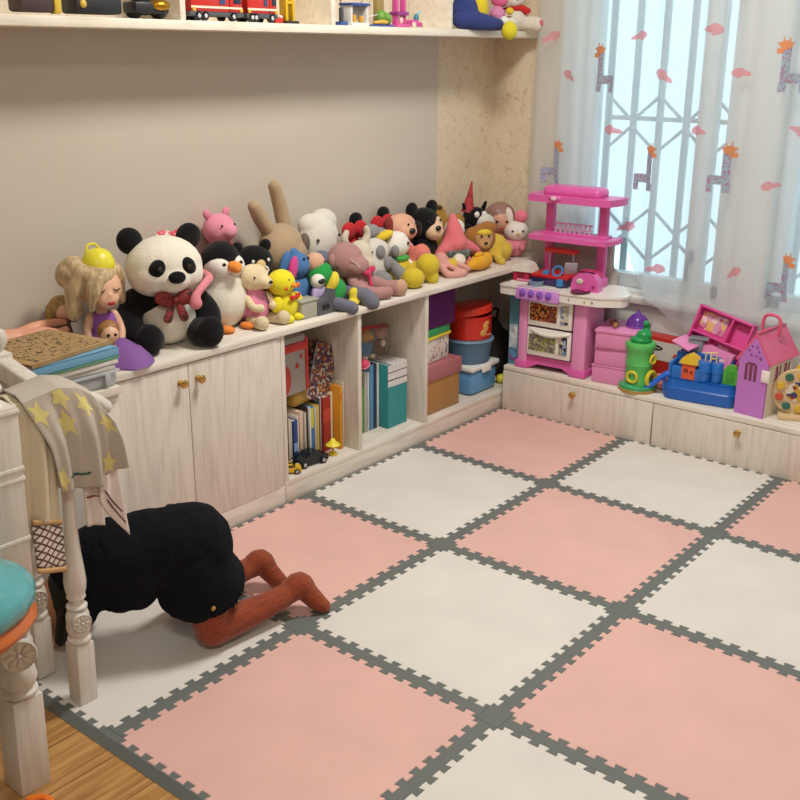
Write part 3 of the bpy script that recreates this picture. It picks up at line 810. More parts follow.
# ------------------------------------------------------------------ dolls and books at the near end
skin = plastic('e3b595', .45)
toy('doll', 'large blonde doll in a purple dress with a lilac tulle skirt', -.14, -1.805, [
    ('body', skin, [E((0, 0, .07), (.03, .034, .06)), T([(0, 0, .12, .016), (0, 0, .15, .014)]), T([(0, .034, .115, .014), (.02, .045, .08, .011), (.05, .03, .055, .011)]), T([(0, -.034, .115, .014), (.015, -.052, .08, .011), (.03, -.05, .045, .011)])], {'rm': .004}),
    ('dress', cloth('9b62b0'), L((0, 0, .02), [(.055, 0), (.05, .03), (.036, .06), (.037, .085), (.032, .1), (.024, .105)], 24)),
    ('head', skin, [E((.01, 0, .195), (.055, .056, .058)), E((.045, 0, .172), (.024, .034, .028)), E((.064, 0, .186), (.008, .007, .007))], {'rm': .004}),
    ('hair', hair('cdb38a'), [E((-.012, -.004, .214), (.06, .067, .058)), E((.022, -.014, .24), (.042, .05, .026), (0, 25, 0)), T([(.05, -.01, .245, .014), (.066, -.03, .215, .013), (.062, -.044, .18, .012), (.055, -.05, .15, .009)]), T([(.01, -.05, .24, .03), (-.0, -.072, .19, .028), (.0, -.08, .13, .02)]), T([(.01, .045, .24, .022), (-.015, .062, .2, .02), (-.02, .066, .15, .014)]), T([(.04, -.035, .236, .018), (.05, -.045, .2, .014), (.045, -.046, .16, .01)]), E((-.03, -.075, .235), (.035, .035, .04)), E((-.02, -.06, .262), (.03, .03, .025))], {'rm': .005, 'wobble': .004}),
    ('eyelid*', plastic('4a3222', .6), T([(.062, .012, .2, .0016), (.065, .022, .196, .002), (.06, .033, .2, .0016)], 6)),
    ('mouth', plastic('a8342f', .3), E((.066, .002, .163), (.005, .011, .006))),
    ('tulle_skirt', clear('b57fd0', .5, .8), [L((.06, .02, -.0), [(.13, .003), (.118, .018), (.08, .04), (.04, .052), (.02, .06)], 36, squash=.6), L((.06, .02, .0), [(.115, .002), (.09, .03), (.05, .045), (.02, .056)], 36, squash=.62)], {'wobble': .005}),
], rz=-12, cat='doll')
thing('toy_cup', 'yellow plastic bowl perched upside down on the blonde doll\'s head', 'toy', (-.142, -1.802, TOP+.248), [
    ('bowl', plastic('e6dc3c', .35), L((0, 0, 0), [(.044, 0), (.046, .004), (.045, .02), (.036, .042), (.02, .053), (0, .056)], 28)),
    ('handle', plastic('e6dc3c', .35), T([(-.02, -.02, .044, .0035), (-.022, -.012, .062, .0035), (-.02, .012, .064, .0035), (-.016, .028, .046, .0035)], 8)),
], rz=10)
toy('small_doll', 'small blonde doll standing against the wall behind the books', -.25, -1.86, [
    ('body', cloth('8d7a5e'), [E((0, 0, .05), (.022, .026, .05)), E((0, 0, .09), (.018, .024, .02))], {'rm': .004}),
    ('head', skin, E((.005, 0, .125), (.026, .026, .028))),
    ('hair', hair('b08d4e'), [E((-.006, 0, .132), (.032, .036, .034)), T([(-.005, -.03, .13, .016), (-.005, -.036, .09, .012)]), T([(-.005, .03, .13, .014), (-.005, .036, .09, .012)])], {'rm': .004, 'wobble': .003}),
], rz=-10, cat='doll')
toy('tiny_doll', 'tiny brown haired doll head leaning on the book stack beside the purple skirt', -.045, -1.853, [
    ('body', cloth('b98a6a'), [E((0, 0, .03), (.018, .02, .035)), E((0, 0, .055), (.015, .016, .02))], {'rm': .004}),
    ('head', skin, E((.006, 0, .09), (.024, .025, .026))),
    ('hair', hair('a8743f'), [E((-.005, 0, .097), (.027, .03, .028))], {'wobble': .003}),
    ('eye*', eyeb, E((.027, .009, .092), (.003, .005, .005))),
], rz=-20, cat='doll')
# peach doll lying along the wall
toy('lying_doll', 'peach plastic doll lying on its back behind the books', -.215, -2.06, [
    ('body', plastic('dfa084', .45), [T([(0, -.16, .03, .024), (0, -.1, .034, .03), (0, -.03, .036, .034), (0, .03, .034, .032)]), T([(.01, .03, .034, .022), (.03, .09, .045, .019), (.03, .14, .035, .014), (.03, .165, .04, .012)]), T([(-.012, .03, .034, .022), (-.012, .1, .052, .018), (-.012, .16, .055, .012), (-.012, .19, .05, .01)]), T([(.03, -.1, .034, .014), (.05, -.06, .03, .012), (.05, -.0, .03, .011)])], {'rm': .005}),
    ('head', plastic('dfa084', .45), E((0, -.225, .045), (.042, .046, .044))),
], cat='doll', z=TOP+.045)
# ------------------------------------------------------------------ deeper cabinet at the near end, clear box and books
e = empty('deep_cabinet', (.115, -2.62, 0)); tag(e, 'deeper white ash cabinet below the clear box and book stack', 'cabinet')
obj('carcass', az, B((-.2, .3375, .288), (.385, .675, .574), .002), e)
dd = obj('door', az, B((-.001, .33, .325), (.016, .6, .49), .0015), e)
obj('top_board', ash('y', 'e2d7c8', 'cdbfae'), B((-.2, .3385, .5855), (.41, .677, .022), .003), e)
thing('storage_box', 'flat clear plastic box with a grey clip, under the stack of books', 'storage box', (0, -2.09, TOP), [
    ('box', clear('dfe2e4', .35), [B((0, 0, .018), (.22, .285, .036), .006)]),
    ('lid', clear('e8eaec', .5), [B((0, 0, .040), (.235, .30, .008), .003)]),
    ('clip', plastic('b4b7b9', .4), [B((.116, .11, .022), (.006, .016, .034), .002)]),
    ('papers', paper('e6e2da'), [B((0, 0, .014), (.2, .26, .022), .002)])])
def book(name, label, loc, size, cover, rz=0, pages='ece5d6', group=None, spine='x', art=None, tilt=(0, 0)):
    """flat book, spine on the +x side"""
    w, l, h = size; t = min(.003, h*.2)
    ps = [('page_block', paper(pages), B((-t, 0, h/2), (w-2*t, l-.006, h-2*t), .0005)),
          ('cover', cover, [B((0, 0, t/2), (w, l, t), .0006), B((0, 0, h-t/2), (w, l, t), .0006), B((w/2-t/2, 0, h/2), (t, l, h), .0006)])]
    if art: ps.append(('cover_print', art, B((0, 0, h+.0006), (w-.03, l-.05, .001), 0)))
    return thing(name, label, 'book', loc, ps, rz, tilt, group)
z = TOP+.0455
GB = 'books stacked on the clear box'
book('book', 'thin grey book at the bottom of the flat stack', (0, -2.085, z), (.215, .275, .012), paper('c9c5bd'), -3, group=GB)
book('book', 'white book with grey page edges, second from the bottom of the flat stack', (.004, -2.08, z+.0122), (.222, .272, .014), paper('dcd8cf'), 1, group=GB)
book('book', 'thin green edged book in the flat stack, under the blue one', (.006, -2.075, z+.0264), (.225, .268, .006), paper('5f9a72'), 2, group=GB)
book('book', 'light blue hardback in the flat stack, under the brown album', (.004, -2.08, z+.0326), (.23, .275, .022), paper('6fa3c4'), 3, 'a9c4d2', GB)
book('album', 'kraft brown album printed with dark specks, topmost of the flat stack', (-.012, -2.08, z+.0548), (.232, .262, .010), speckle('a98a5e', 'a07f52', 12), 10, '8b6d43', GB, art=speckle('a98a5e', '2f2a20', 95, .54, .6))

# ------------------------------------------------------------------ bookcase bay 1
SB = .0855
def upright_book(y, w, h, d, cover, label, x=-.05, lean=0, pages='ece5d6', group='books standing in the bookcase', bits=(), name='book', z=SB):
    """standing book, spine towards the room (+x); y is its near side"""
    t = min(.0022, w*.2)
    ps = [('page_block', paper(pages), B((-d/2-t, 0, h/2), (d-2*t, w-2*t, h-.008), .0004)),
          ('cover', cover, [B((-d/2, -w/2+t/2, h/2), (d, t, h), .0004), B((-d/2, w/2-t/2, h/2), (d, t, h), .0004), B((-t/2, 0, h/2), (t, w, h), .0008)])]
    for (zz, hh, c) in bits: ps.append(('spine_label', paper(c), B((.0004, 0, zz), (.001, w*.96, hh), 0)))
    return thing(name, label, 'book', (x, y+w/2, z), ps, 0, (lean, 0), group)
y = -1.2
row = [(.020, .17, '5a3326', 'dark brown book at the near end of the lower book row', ()),
       (.013, .165, 'cdbfae', 'pale beige book next to the dark brown one', ()),
       (.011, .16, 'dcd5c9', 'off-white book before the navy blue spine', ()),
       (.022, .155, '26407e', 'navy blue book with a pale blue mark on its spine', ((.06, .03, '8aa6cc'),)),
       (.012, .165, 'd9cfc2', 'pale book just after the navy blue one', ()),
       (.020, .178, 'd6b9a2', 'cream book with pinkish spine in the middle of the lower row', ()),
       (.013, .17, 'bfb4a8', 'greyish beige book before the black one', ()),
       (.014, .185, '2a2522', 'black book in the middle of the lower row', ()),
       (.010, .18, 'd9d6cc', 'thin white book after the black one', ()),
       (.018, .18, '3d7ec0', 'bright blue book with a yellow-green spine top', ((.14, .07, 'c6c53f'),)),
       (.012, .175, 'c2bcb4', 'light grey book between blue and yellow spines', ()),
       (.012, .18, 'd9b64a', 'yellow book in the lower row', ()),
       (.010, .2, '3a3a40', 'charcoal book behind the yellow lamp toy', ()),
       (.010, .205, 'c9c8c8', 'thin silver grey book beside the red box file', ()),
       (.044, .2, '9c2a1d', 'thick red box file behind the yellow toy lamp', ((.13, .05, 'b8402c'),)),
       (.011, .21, 'dfd0b4', 'thin cream book after the red box file', ()),
       (.014, .2, 'b98c62', 'tan book near the far end of the lower row', ()),
       (.010, .205, 'b03a2e', 'thin red book at the far end of the lower row', ())]
for w, h, c, lb, bits in row:
    w *= .87
    upright_book(y, w, h, .16, paper(c), lb, x=-.055-random.random()*.012, bits=bits); y += w+.001
upright_book(-.958, .014, .24, .14, paper('e09a2c'), 'tall orange book leaning on the divider above the lower row', x=-.03, z=.30, lean=0, bits=((.2, .03, 'd07f1e'),)).location.z = .297-.2195+.0
upright_book(-.9385, .010, .25, .14, paper('cfc3ae'), 'tall beige book beside the tall orange one', x=-.035).location.z = .0775
thing('paper_bag', 'crumpled mustard brown paper bag lying on top of the lower books', 'bag', (-.13, -1.075, .268), [
    ('bag', cloth('b08a45'), [B((0, -.01, .032), (.1, .105, .062), .02, (0, 0, 6)), B((.0, .03, .022), (.09, .06, .04), .015, (0, 0, -8))], {'rm': .006, 'wobble': .006}),
    ('flap', cloth('c79a3a'), [B((.045, .075, -.004), (.02, .045, .022), .008, (10, 0, 12))], {'wobble': .003})])
thing('gift_bag', 'clear plastic bag with red printed trim in the near bay of the bookcase', 'bag', (-.10, -1.135, .325), [
    ('bag', clear('d8d2cc', .5, .3), [B((0, .0, .10), (.07, .125, .2), .012)], {'wobble': .003}),
    ('trim', plastic('c2281e', .35), [B((.036, .055, .10), (.006, .012, .18), .002), B((.03, 0, .165), (.024, .122, .03), .008)], {'wobble': .002}),
    ('print', plastic('b8362c', .4), [E((.037, -.045, .06), (.002, .024, .05)), E((.037, .01, .1), (.002, .008, .01)), E((.037, .03, .13), (.002, .007, .009))]),
    ('contents', speckle('b0382c', '77706a', 45), [B((-.004, 0, .06), (.05, .105, .1), .02)], {'wobble': .004})])
mag = pictures(['8a4a3a', '2c2a38', 'b9a89a', '5a3a58', 'a8703a', '7a2a2a', '4a4a60', 'bfb0a8', '3a3040'], 120)
thing('comic_book', 'colourful comic magazine leaning slantwise over the book row', 'magazine', (-.075, -1.025, .285), [
    ('pages', paper('d8d0c8'), B((0, 0, .09), (.006, .10, .2), .001)),
    ('cover', mag, B((.0042, 0, .09), (.0016, .102, .202), .0004))], rz=0, tilt=(-26, -8))
thing('comic_book', 'second picture magazine standing behind the slanted one', 'magazine', (-.14, -1.0, .27), [
    ('pages', paper('d8d0c8'), B((0, 0, .1), (.006, .12, .2), .001)),
    ('cover', mag, B((.0042, 0, .1), (.0016, .122, .202), .0004))], rz=0, tilt=(-8, -4))
def toycar(name, label, loc, rz, body, s=1, top=None):
    dark = plastic('15161a', .15); tyre = plastic('1b1b1d', .7)
    prof = [(-.060, .010), (-.062, .022), (-.056, .030), (-.034, .033), (-.018, .046), (.012, .047), (.032, .034), (.056, .029), (.064, .020), (.062, .010)]
    ps = [('body', plastic(body, .2), AT(Matrix.Translation((0, .025, 0)), PR(prof, .05, Matrix(((1, 0, 0, 0), (0, 0, -1, 0), (0, 1, 0, 0), (0, 0, 0, 1))))), {'smooth': False}),
          ('windscreen', dark, [PR([(-.031, .0335), (-.018, .0445), (.012, .0455), (.029, .0345)], .0505, Matrix(((1, 0, 0, 0), (0, 0, -1, .02525), (0, 1, 0, 0), (0, 0, 0, 1)))), B((.022, 0, .0405), (.016, .04, .002), 0, (0, 38, 0)), B((-.027, 0, .0405), (.016, .04, .002), 0, (0, -42, 0))], {'smooth': False}),
          ('light*', plastic('e8e4d8', .2), E((.062, .017, .021), (.003, .006, .003)))]
    if top: ps.append(('stripe', plastic(top, .2), [B((.045, 0, .0325), (.03, .014, .002), 0, (0, 12, 0)), B((-.003, 0, .048), (.028, .014, .002), 0)]))
    for xx in (-.038, .040):
        for yy in (-1, 1):
            ps.append(('wheel', tyre, C((xx, yy*.0265-.005, .0125), .0125, .010, (-90, 0, 0), 18)))
            ps.append(('wheel>hub', metal('b8babd', .3), C((xx, yy*.0275-.0055, .0125), .007, .011, (-90, 0, 0), 12)))
    r = thing(name, label, 'toy car', loc, ps, rz, group='toy cars in the near bay'); r.scale = (s, s, s); return r
toycar('toy_car', 'black toy sports car parked in front of the book row', (-.022, -1.12, SB), -100, '17181b', 1.0)
toycar('toy_car', 'yellow and black toy sports car at the near end of the bay', (-.02, -1.225, SB), -128, 'e0b51f', .72, '17181b')
thing('toy_lamp', 'small yellow toy lamp in front of the red box file', 'toy', (-.015, -1.012, SB), [
    ('base', plastic('e0c22c', .35), L((0, 0, 0), [(.014, 0), (.015, .004), (.010, .012), (.004, .016)], 20)),
    ('pole', plastic('c98f5a', .4), C((0, 0, .014), .004, .026, seg=12)),
    ('shade', plastic('f0df3a', .35), L((0, 0, .038), [(.026, 0), (.024, .003), (.011, .013), (.008, .02), (.003, .024)], 24))])

# ------------------------------------------------------------------ bookcase bay 2
thing('teddy_pouch', 'clear pouch with a red zip edge holding two small dolls, on top of the books', 'pouch', (-.13, -.68, .345), [
    ('pouch', clear('ece8e4', .10, .2), [B((0, 0, .055), (.06, .19, .11), .02)], {'wobble': .003}),
    ('zip', plastic('b3222a', .5), [T([(.0, -.1, .118, .006), (.004, 0, .112, .006), (.0, .1, .098, .006)], 8)])])
toy('bear_figure', 'mustard bear figure in a blue shirt inside the clear pouch', -.13, -.715, [
    ('body', plush('3f7fb0'), [E((0, 0, .035), (.026, .034, .034))]), ('head', plush('c08a3a'), [E((.004, .002, .085), (.024, .028, .025)), E((.022, .012, .08), (.012, .014, .011))]),
    ('ear*', plush('c08a3a'), E((0, .022, .108), .009)), ('foot*', plush('d8cbb8'), E((.02, .02, .008), (.014, .014, .009)))], z=.347, group='dolls in the clear pouch', rm=.004)
toy('puppy_figure', 'small brown and white figure beside the mustard bear in the pouch', -.13, -.625, [
    ('body', plush('8a4a42'), [E((0, 0, .03), (.02, .024, .03))]), ('head', plush('b98a78'), [E((.004, 0, .078), (.022, .024, .024))]),
    ('ear*', plush('a06a58'), E((0, .024, .096), (.008, .012, .014), (-30, 0, 0))), ('chest', white_p, E((.016, 0, .04), (.008, .012, .014)))], z=.347, group='dolls in the clear pouch', rm=.004)
thing('toy_ball', 'small pink ball wedged on the near side of the middle bay', 'ball', (-.055, -.80, .337), [('ball', plastic('e2476e', .35), E((0, 0, .02), .02)), ('seam', plastic('f0b8c6', .4), ring((0, 0, .02), .0201, .0012, (30, 20, 0)))])
y = -.815
for w, h, c, lb, bits in [(.018, .20, 'c8a796', 'beige book with an orange spine top in the middle bay', ((.165, .05, 'c8602c'),)), (.016, .175, '5f9a3a', 'green book in the middle bay', ()),
                          (.014, .225, 'bdb6a8', 'greyish book beside the green one', ()), (.012, .225, 'c8cfd2', 'pale grey book before the blue binder', ()), (.022, .25, '5c8fb4', 'blue binder in the middle bay', ()),
                          (.014, .25, '2c3f66', 'thin navy book leaning against the teal set', ()), (.013, .25, 'dcdcd8', 'white book leaning against the teal set', ())]:
    upright_book(y, w, h, .19, paper(c), lb, x=-.075, bits=bits, group='books standing in the middle bay'); y += w+.002
for i in range(5):
    t_ = upright_book(y, .0215, .245, .165, paper('2f8f93' if i == 0 else 'dcd6d6'), ('first', 'second', 'third', 'fourth', 'last')[i]+' of the five matching teal and white volumes, counted from the child\'s side', x=-.035, bits=((.08, .158, '2f8f93'), (.202, .082, 'dcd6d6'), (.185, .004, 'b9a9b2'), (.215, .003, 'c9b9c2')), group='matching teal and white volumes', pages='d9d4cc')
    y += .0222
book('photo_card', 'dark framed photo card standing at the far side of the middle bay', (-.16, -.578, SB+.115), (.2, .1, .008), paper('d6d0c6'), 0, group=None, art=pictures(['2a2026', '5a2a3a', '1d1a1e', '8a4a58', '3a3238'], 60)).rotation_euler = (R(84), 0, R(90))

# ------------------------------------------------------------------ bookcase bay 3
GC = 'boxes stacked in the far bay'
def lidbox(name, label, loc, size, body, lid, lidh, rz=0, parts=(), over=.006, cat='storage box', roundness=.006):
    w, l, h = size
    return thing(name, label, cat, loc, [('box', body, B((0, 0, (h-lidh*.5)/2), (w, l, h-lidh*.5), roundness)), ('lid', lid, B((0, 0, h-lidh/2), (w+over, l+over, lidh), roundness))]+list(parts), rz, group=GC)
lidbox('shoe_box', 'brown storage box with a mauve lid, lowest of the far bay stack', (-.125, -.395, SB), (.23, .235, .195), plastic('a87b42', .4), plastic('a9686c', .5), .062, 0, over=.012)
lidbox('clay_box', 'white printed tub with a green lid and yellow rim, middle of the far bay stack', (-.13, -.412, SB+.1955), (.19, .19, .135), pictures(['d9d3c6', 'e2dccf', 'd5cfc2', 'dcd6ca', '8a8f9a', 'ddd8cc', 'c9a59a', 'dfd9cc'], 75), plastic('2f9a5a', .4), .036, 4, [
    ('rim', plastic('e6d02e', .4), B((0, 0, .099), (.202, .202, .012), .004))])
lidbox('fabric_box', 'dark purple fabric box on top of the far bay stack', (-.115, -.398, SB+.331), (.17, .215, .138), cloth('5a2660'), cloth('532258'), .02, 0, over=.002)
# round red tin, clear tub, blue tub
thing('food_tub', 'blue plastic tub with a white clip lid at the bottom of the far corner stack', 'storage box', (-.10, -.098, SB), [
    ('tub', plastic('5f96c6', .35), B((0, 0, .052), (.17, .185, .104), .02)),
    ('lid', plastic('e6e6e2', .4), B((0, 0, .113), (.185, .2, .022), .008)),
    ('clip', plastic('efefec', .4), [B((.094, -.0, .105), (.008, .06, .03), .003), B((0, -.102, .105), (.06, .008, .03), .003)])], 0, group=GC)
thing('clear_tub', 'see-through blue plastic tub of small things, under the red round tin', 'storage box', (-.10, -.098, SB+.1245), [
    ('tub', clear('7fa9c8', .45, .15), L((0, 0, 0), [(.082, 0), (.088, .004), (.1, .09), (.101, .094)], 32)),
    ('rim', clear('9cc0d8', .6, .2), ring((0, 0, .094), .101, .004)),
    ('lid', clear('8fb6d0', .6, .2), C((0, 0, .095), .1, .006)),
    ('contents', speckle('5c86a8', 'a89a5c', 40), L((0, 0, .003), [(.07, 0), (.078, .01), (.08, .045), (.05, .058), (0, .06)], 24))], 0, group=GC)
thing('biscuit_tin', 'round red tin with a lid ajar, on the see-through blue tub', 'tin', (-.10, -.098, SB+.2262), [
    ('tin', plastic('c2281c', .25), L((0, 0, 0), [(.1, 0), (.103, .003), (.103, .104), (.1, .106), (.098, .1), (.098, .01), (0, .006)], 40)),
    ('lid', plastic('cc2f1f', .22), AT(_xf((0, 0, .112), (4, -7, 0)), L((0, 0, 0), [(.1065, 0), (.1065, .022), (.1, .03), (.06, .034), (0, .036)], 40))),
    ('emblem', plastic('cf9a4e', .4), AT(_xf((.0945, -.04, .045), (0, 0, -23)), E((0, 0, -.012), (.004, .018, .016)), E((0, .012, .014), (.004, .014, .02), (20, 0, 0)), E((0, .02, .032), (.004, .012, .01)))),
    ('text', plastic('e9c9a0', .4), AT(_xf((.1025, .0, .02), (0, 0, -3)), B((0, .0, 0), (.002, .035, .004), .0005)))], 8, group=GC, sc=.9)
thing('toy_ball', 'small yellow ball behind the corner tubs', 'ball', (-.03, .045, SB), [('ball', plastic('d9d036', .4), E((0, 0, .02), .02)), ('seam', plastic('b0a82a', .4), ring((0, 0, .02), .0201, .0012, (60, 0, 0)))])
thing('cloth_bag', 'dark cloth bag stuffed into the blind corner of the bookcase', 'bag', (-.17, .14, SB), [('bag', cloth('3a3330'), [B((0, 0, .1), (.18, .16, .2), .04), E((0, 0, .2), (.07, .06, .05))], {'rm': .008, 'wobble': .008}), ('strap', cloth('2c2624'), T([(.02, -.03, .22, .006), (.03, -.03, .28, .006), (.03, .03, .28, .006), (.02, .03, .22, .006)], 8))])

# ------------------------------------------------------------------ play kitchen on the bench
pk1, pk2, pk3 = plastic('e596c6', .35), plastic('dd62ac', .32), plastic('c98ad6', .35)
pwh = plastic('ebe6de', .35)
W, Dp = .30, .17
kp = [
    ('side_panel', pk1, [B((-.0, -W/2+.022, .155), (Dp, .044, .31), .012)]),
    ('side_panel', pk1, [B((-.0, W/2-.03, .155), (Dp, .06, .31), .012)]),
    ('foot', pk2, [B((.0, -W/2+.022, .016), (Dp+.012, .056, .032), .006)]),
    ('foot', pk2, [B((.0, W/2-.03, .016), (Dp+.012, .072, .032), .006)]),
    ('base_rail', pk2, PR([(-.105, .0), (-.105, .055), (.09, .055), (.09, .0), (.05, .022), (-.06, .022)], .02, Matrix(((0, 0, 1, Dp/2-.03), (1, 0, 0, 0), (0, 1, 0, 0), (0, 0, 0, 1)))), {'smooth': False}),
    ('oven_back', pk1, B((-.02, -.008, .175), (Dp-.06, W-.1, .25), .003)),
]
for i, (z0, h, art) in enumerate([(.185, .12, ['6a2a1c', '8a3a20', 'c8823a', '3a1a14', 'd9a050', '5a241a', '9a4a2a']), (.062, .115, ['6f6a60', '8a8678', 'a8b04a', '5a564e', 'b8b29c', '746e62', '9aa070'])]):
    kp += [('oven_door', pwh, B((Dp/2-.002, -.008, z0+h/2), (.016, .192, h), .005)),
           ('oven_door>window_sticker', pictures(art, 120, .2), B((Dp/2+.007, -.035, z0+h*.48), (.003, .118, h*.58), .001)),
           ('oven_door>side_sticker', pictures(['5a7fae', 'c9c2ae', '3a3a44', 'b0a890', '8fa0b8', 'd8d0c0'], 70, .2), B((Dp/2+.007, .057, z0+h*.5), (.003, .036, h*.66), .001)),
           ('oven_door>handle', pwh, T([(Dp/2+.004, -.085, z0+h-.008, .006), (Dp/2+.016, -.05, z0+h-.016, .008), (Dp/2+.018, -.0, z0+h-.02, .009), (Dp/2+.014, .05, z0+h-.014, .008), (Dp/2+.004, .08, z0+h-.008, .006)], 10))]
kp += [('countertop', pwh, PR([(.115, -.22), (.12, -.2), (.12, .10), (.112, .20), (.07, .275), (.045, .287), (.01, .285), (-.12, .20), (-.12, -.215), (.06, -.225)], .034, M((0, 0, .302)))),
       ('counter_edge', pwh, PR([(.119, -.222), (.124, -.2), (.124, .10), (.116, .202), (.072, .279), (.045, .292), (.01, .29), (-.124, .205), (-.124, -.22), (.06, -.229)], .008, M((0, 0, .334)))),
       ('control_panel', pk3, B((.117, -.05, .318), (.022, .19, .052), .006, (0, -12, 0)))]
for i in range(4):
    kp.append(('control_knob', plastic('8a5cc0', .3), L((.126, -.112+i*.038, .32), [(.014, 0), (.0145, .005), (.012, .008), (.006, .009), (.005, .016), (0, .017)], 16, (0, 78, 0))))
for i, (yy, c) in enumerate([(.085, '9a8f86'), (.15, 'c8b83a'), (.18, 'b8506a')]): kp.append(('sticker_dot', paper(c), E((.122-(.006 if yy > .1 else 0)*(yy-.1)*10, yy, .318), (.002, .004, .004))))
kp += [('column', pk2, [B((-.07, -.105, .5), (.032, .036, .33), .008), B((-.07, -.105, .36), (.05, .05, .04), .01)]),
       ('column', pk2, [B((-.07, .125, .5), (.032, .036, .33), .008), B((-.07, .125, .36), (.05, .05, .04), .01)]),
       ('middle_shelf', pk2, [PR([(-.05, -.17), (.02, -.155), (.032, -.1), (.032, .12), (.02, .175), (-.05, .195), (-.11, .19), (-.11, -.165)], .018, M((0, 0, .515))), B((-.07, .01, .536), (.06, .28, .01), .004)]),
       ('dish_rack', plastic('e5b9d8', .3), [T([(-.045, -.07+i*.021, .54, .0035), (-.048, -.07+i*.021, .574, .0035)], 6, 1) for i in range(8)]+[T([(-.048, -.075, .577, .004), (-.048, .085, .577, .004)], 6, 1), T([(-.045, -.075, .558, .003), (-.045, .085, .558, .003)], 6, 1)]),
       ('hood', pk2, [PR([(-.05, -.175), (.025, -.16), (.036, -.1), (.036, .125), (.025, .185), (-.05, .205), (-.11, .2), (-.11, -.17)], .026, M((0, 0, .665))), B((-.045, .01, .703), (.1, .245, .045), .02, (0, 0, 0), 3), E((.034, -.04, .684), (.012, .03, .012))]),
       ('emblem', plastic('e9d3de', .3), E((.046, -.04, .684), (.003, .012, .008)))]
kx, ky = .228, .078
thing('play_kitchen', 'pink and white toy kitchen with two ovens, shelf and hood, on the window bench', 'toy kitchen', (kx, ky, BEN), kp, -86)
def kpos(lx, ly):   # a spot on the counter, in the kitchen's own axes
    a = R(-86); return (kx+lx*COS(a)-ly*SIN(a), ky+lx*SIN(a)+ly*COS(a))
CT = BEN+.3425
x_, y_ = kpos(.02, -.165)
thing('toy_house', 'tiny crimson toy house with a white snowy roof on the kitchen counter', 'toy', (x_, y_, CT), [
    ('house', plastic('c22a52', .35), B((0, 0, .022), (.07, .07, .044), .003)), ('doorway', plastic('7a1430', .5), B((.036, 0, .02), (.002, .03, .032), .004)),
    ('roof', plastic('e2ddd2', .5), PR([(-.046, 0), (.046, 0), (.03, .026), (0, .034), (-.03, .026)], .084, Matrix(((0, 0, 1, -.042), (1, 0, 0, 0), (0, 1, 0, .044), (0, 0, 0, 1))))),
    ('step', plastic('efeae0', .4), B((.045, 0, .003), (.03, .08, .006), .002))], -80)
x_, y_ = kpos(.0, -.028)
thing('toy_boat', 'red and navy toy boat under a red canopy on the kitchen counter', 'toy', (x_, y_, CT), [
    ('hull', plastic('3a2a66', .3), PR([(-.05, 0), (.05, 0), (.062, .03), (-.062, .03)], .15, Matrix(((1, 0, 0, 0), (0, 0, 1, -.085), (0, 1, 0, 0), (0, 0, 0, 1)))), {'smooth': False}),
    ('deck', plastic('c4262c', .3), B((0, -.01, .038), (.118, .16, .016), .005)),
    ('seat', plastic('3f86c0', .3), [B((.04, -.03, .05), (.03, .022, .02), .004), B((.045, .04, .02), (.05, .028, .03), .006)]),
    ('wheel', plastic('3f86c0', .3), ring((.045, .02, .062), .02, .004, (0, 60, 0))),
    ('canopy_post*', metal('c9ccd0'), T([(-.03, .05, .045, .003), (-.03, .05, .125, .003)], 6, 1)),
    ('canopy', plastic('d8362c', .3), B((-.03, -.0, .13), (.045, .135, .018), .005)),
    ('panel', clear('d9dde4', .55), B((.0, .055, .07), (.004, .05, .05), .002, (0, 20, 30)))], -84)
x_, y_ = kpos(.07, -.085)
thing('toy_pan', 'small light blue toy pan with a pink handle between toy house and boat', 'toy', (x_, y_, CT), [
    ('pan', plastic('7f9ab0', .3), L((0, 0, 0), [(0, .002), (.024, .002), (.027, 0), (.033, .02), (.031, .021), (.026, .005), (0, .004)], 24)), ('handle', plastic('d07a9c', .4), T([(.0, -.03, .018, .005), (.0, -.075, .026, .006)], 8, 1))], -40)
x_, y_ = kpos(.03, .115)
thing('toy_toaster', 'bright pink toy toaster on the kitchen counter', 'toy', (x_, y_, CT), [
    ('body', pk2, PR([(-.055, 0), (.055, 0), (.056, .02), (.048, .05), (.03, .066), (0, .07), (-.03, .066), (-.048, .05), (-.056, .02)], .055, Matrix(((0, 0, 1, -.0275), (1, 0, 0, 0), (0, 1, 0, 0), (0, 0, 0, 1)))), {'smooth': True}),
    ('slot*', plastic('8a1f58', .5), B((0, .0, .0695), (.012, .06, .003), .001)),
    ('rim', plastic('c2306e', .3), T([(-.03, -.05, .05, .004), (-.03, -.03, .069, .004), (-.03, 0, .073, .004), (-.03, .03, .069, .004), (-.03, .05, .05, .004)], 8)),
    ('knob', plastic('b02a78', .3), E((.03, .036, .022), (.005, .007, .007))), ('emblem', plastic('d8cfc4', .4), E((.029, -.02, .038), (.003, .014, .011)))], -80)
x_, y_ = kpos(.085, .115)
thing('toy_plate', 'small dark pink toy plate lying before the toaster', 'toy', (x_, y_, CT), [('plate', plastic('5a2440', .35), L((0, 0, 0), [(0, .002), (.02, .002), (.035, .006), (.036, .007), (.02, .004), (0, .004)], 24, squash=1.3)), ('knob', plastic('d84a9e', .35), C((.012, .02, .004), .012, .006))], 0)
# tall teal carton beside the kitchen
thing('carton', 'tall teal printed carton between the toy kitchen and the bookcase', 'box', (.052, .07, BEN), [
    ('box', plastic('4f8a9c', .45), B((0, 0, .145), (.045, .14, .29), .002)), ('label', pictures(['cfd6da', 'b8c6cc', 'dfe4e4', '9ab0ba'], 50), B((0, -.0705, .12), (.036, .001, .1), 0)), ('print', pictures(['3a6a90', '8a4a7a', '5a8ab0', '6a3f8a'], 60), B((0, -.0705, .04), (.036, .001, .045), 0))], 2)
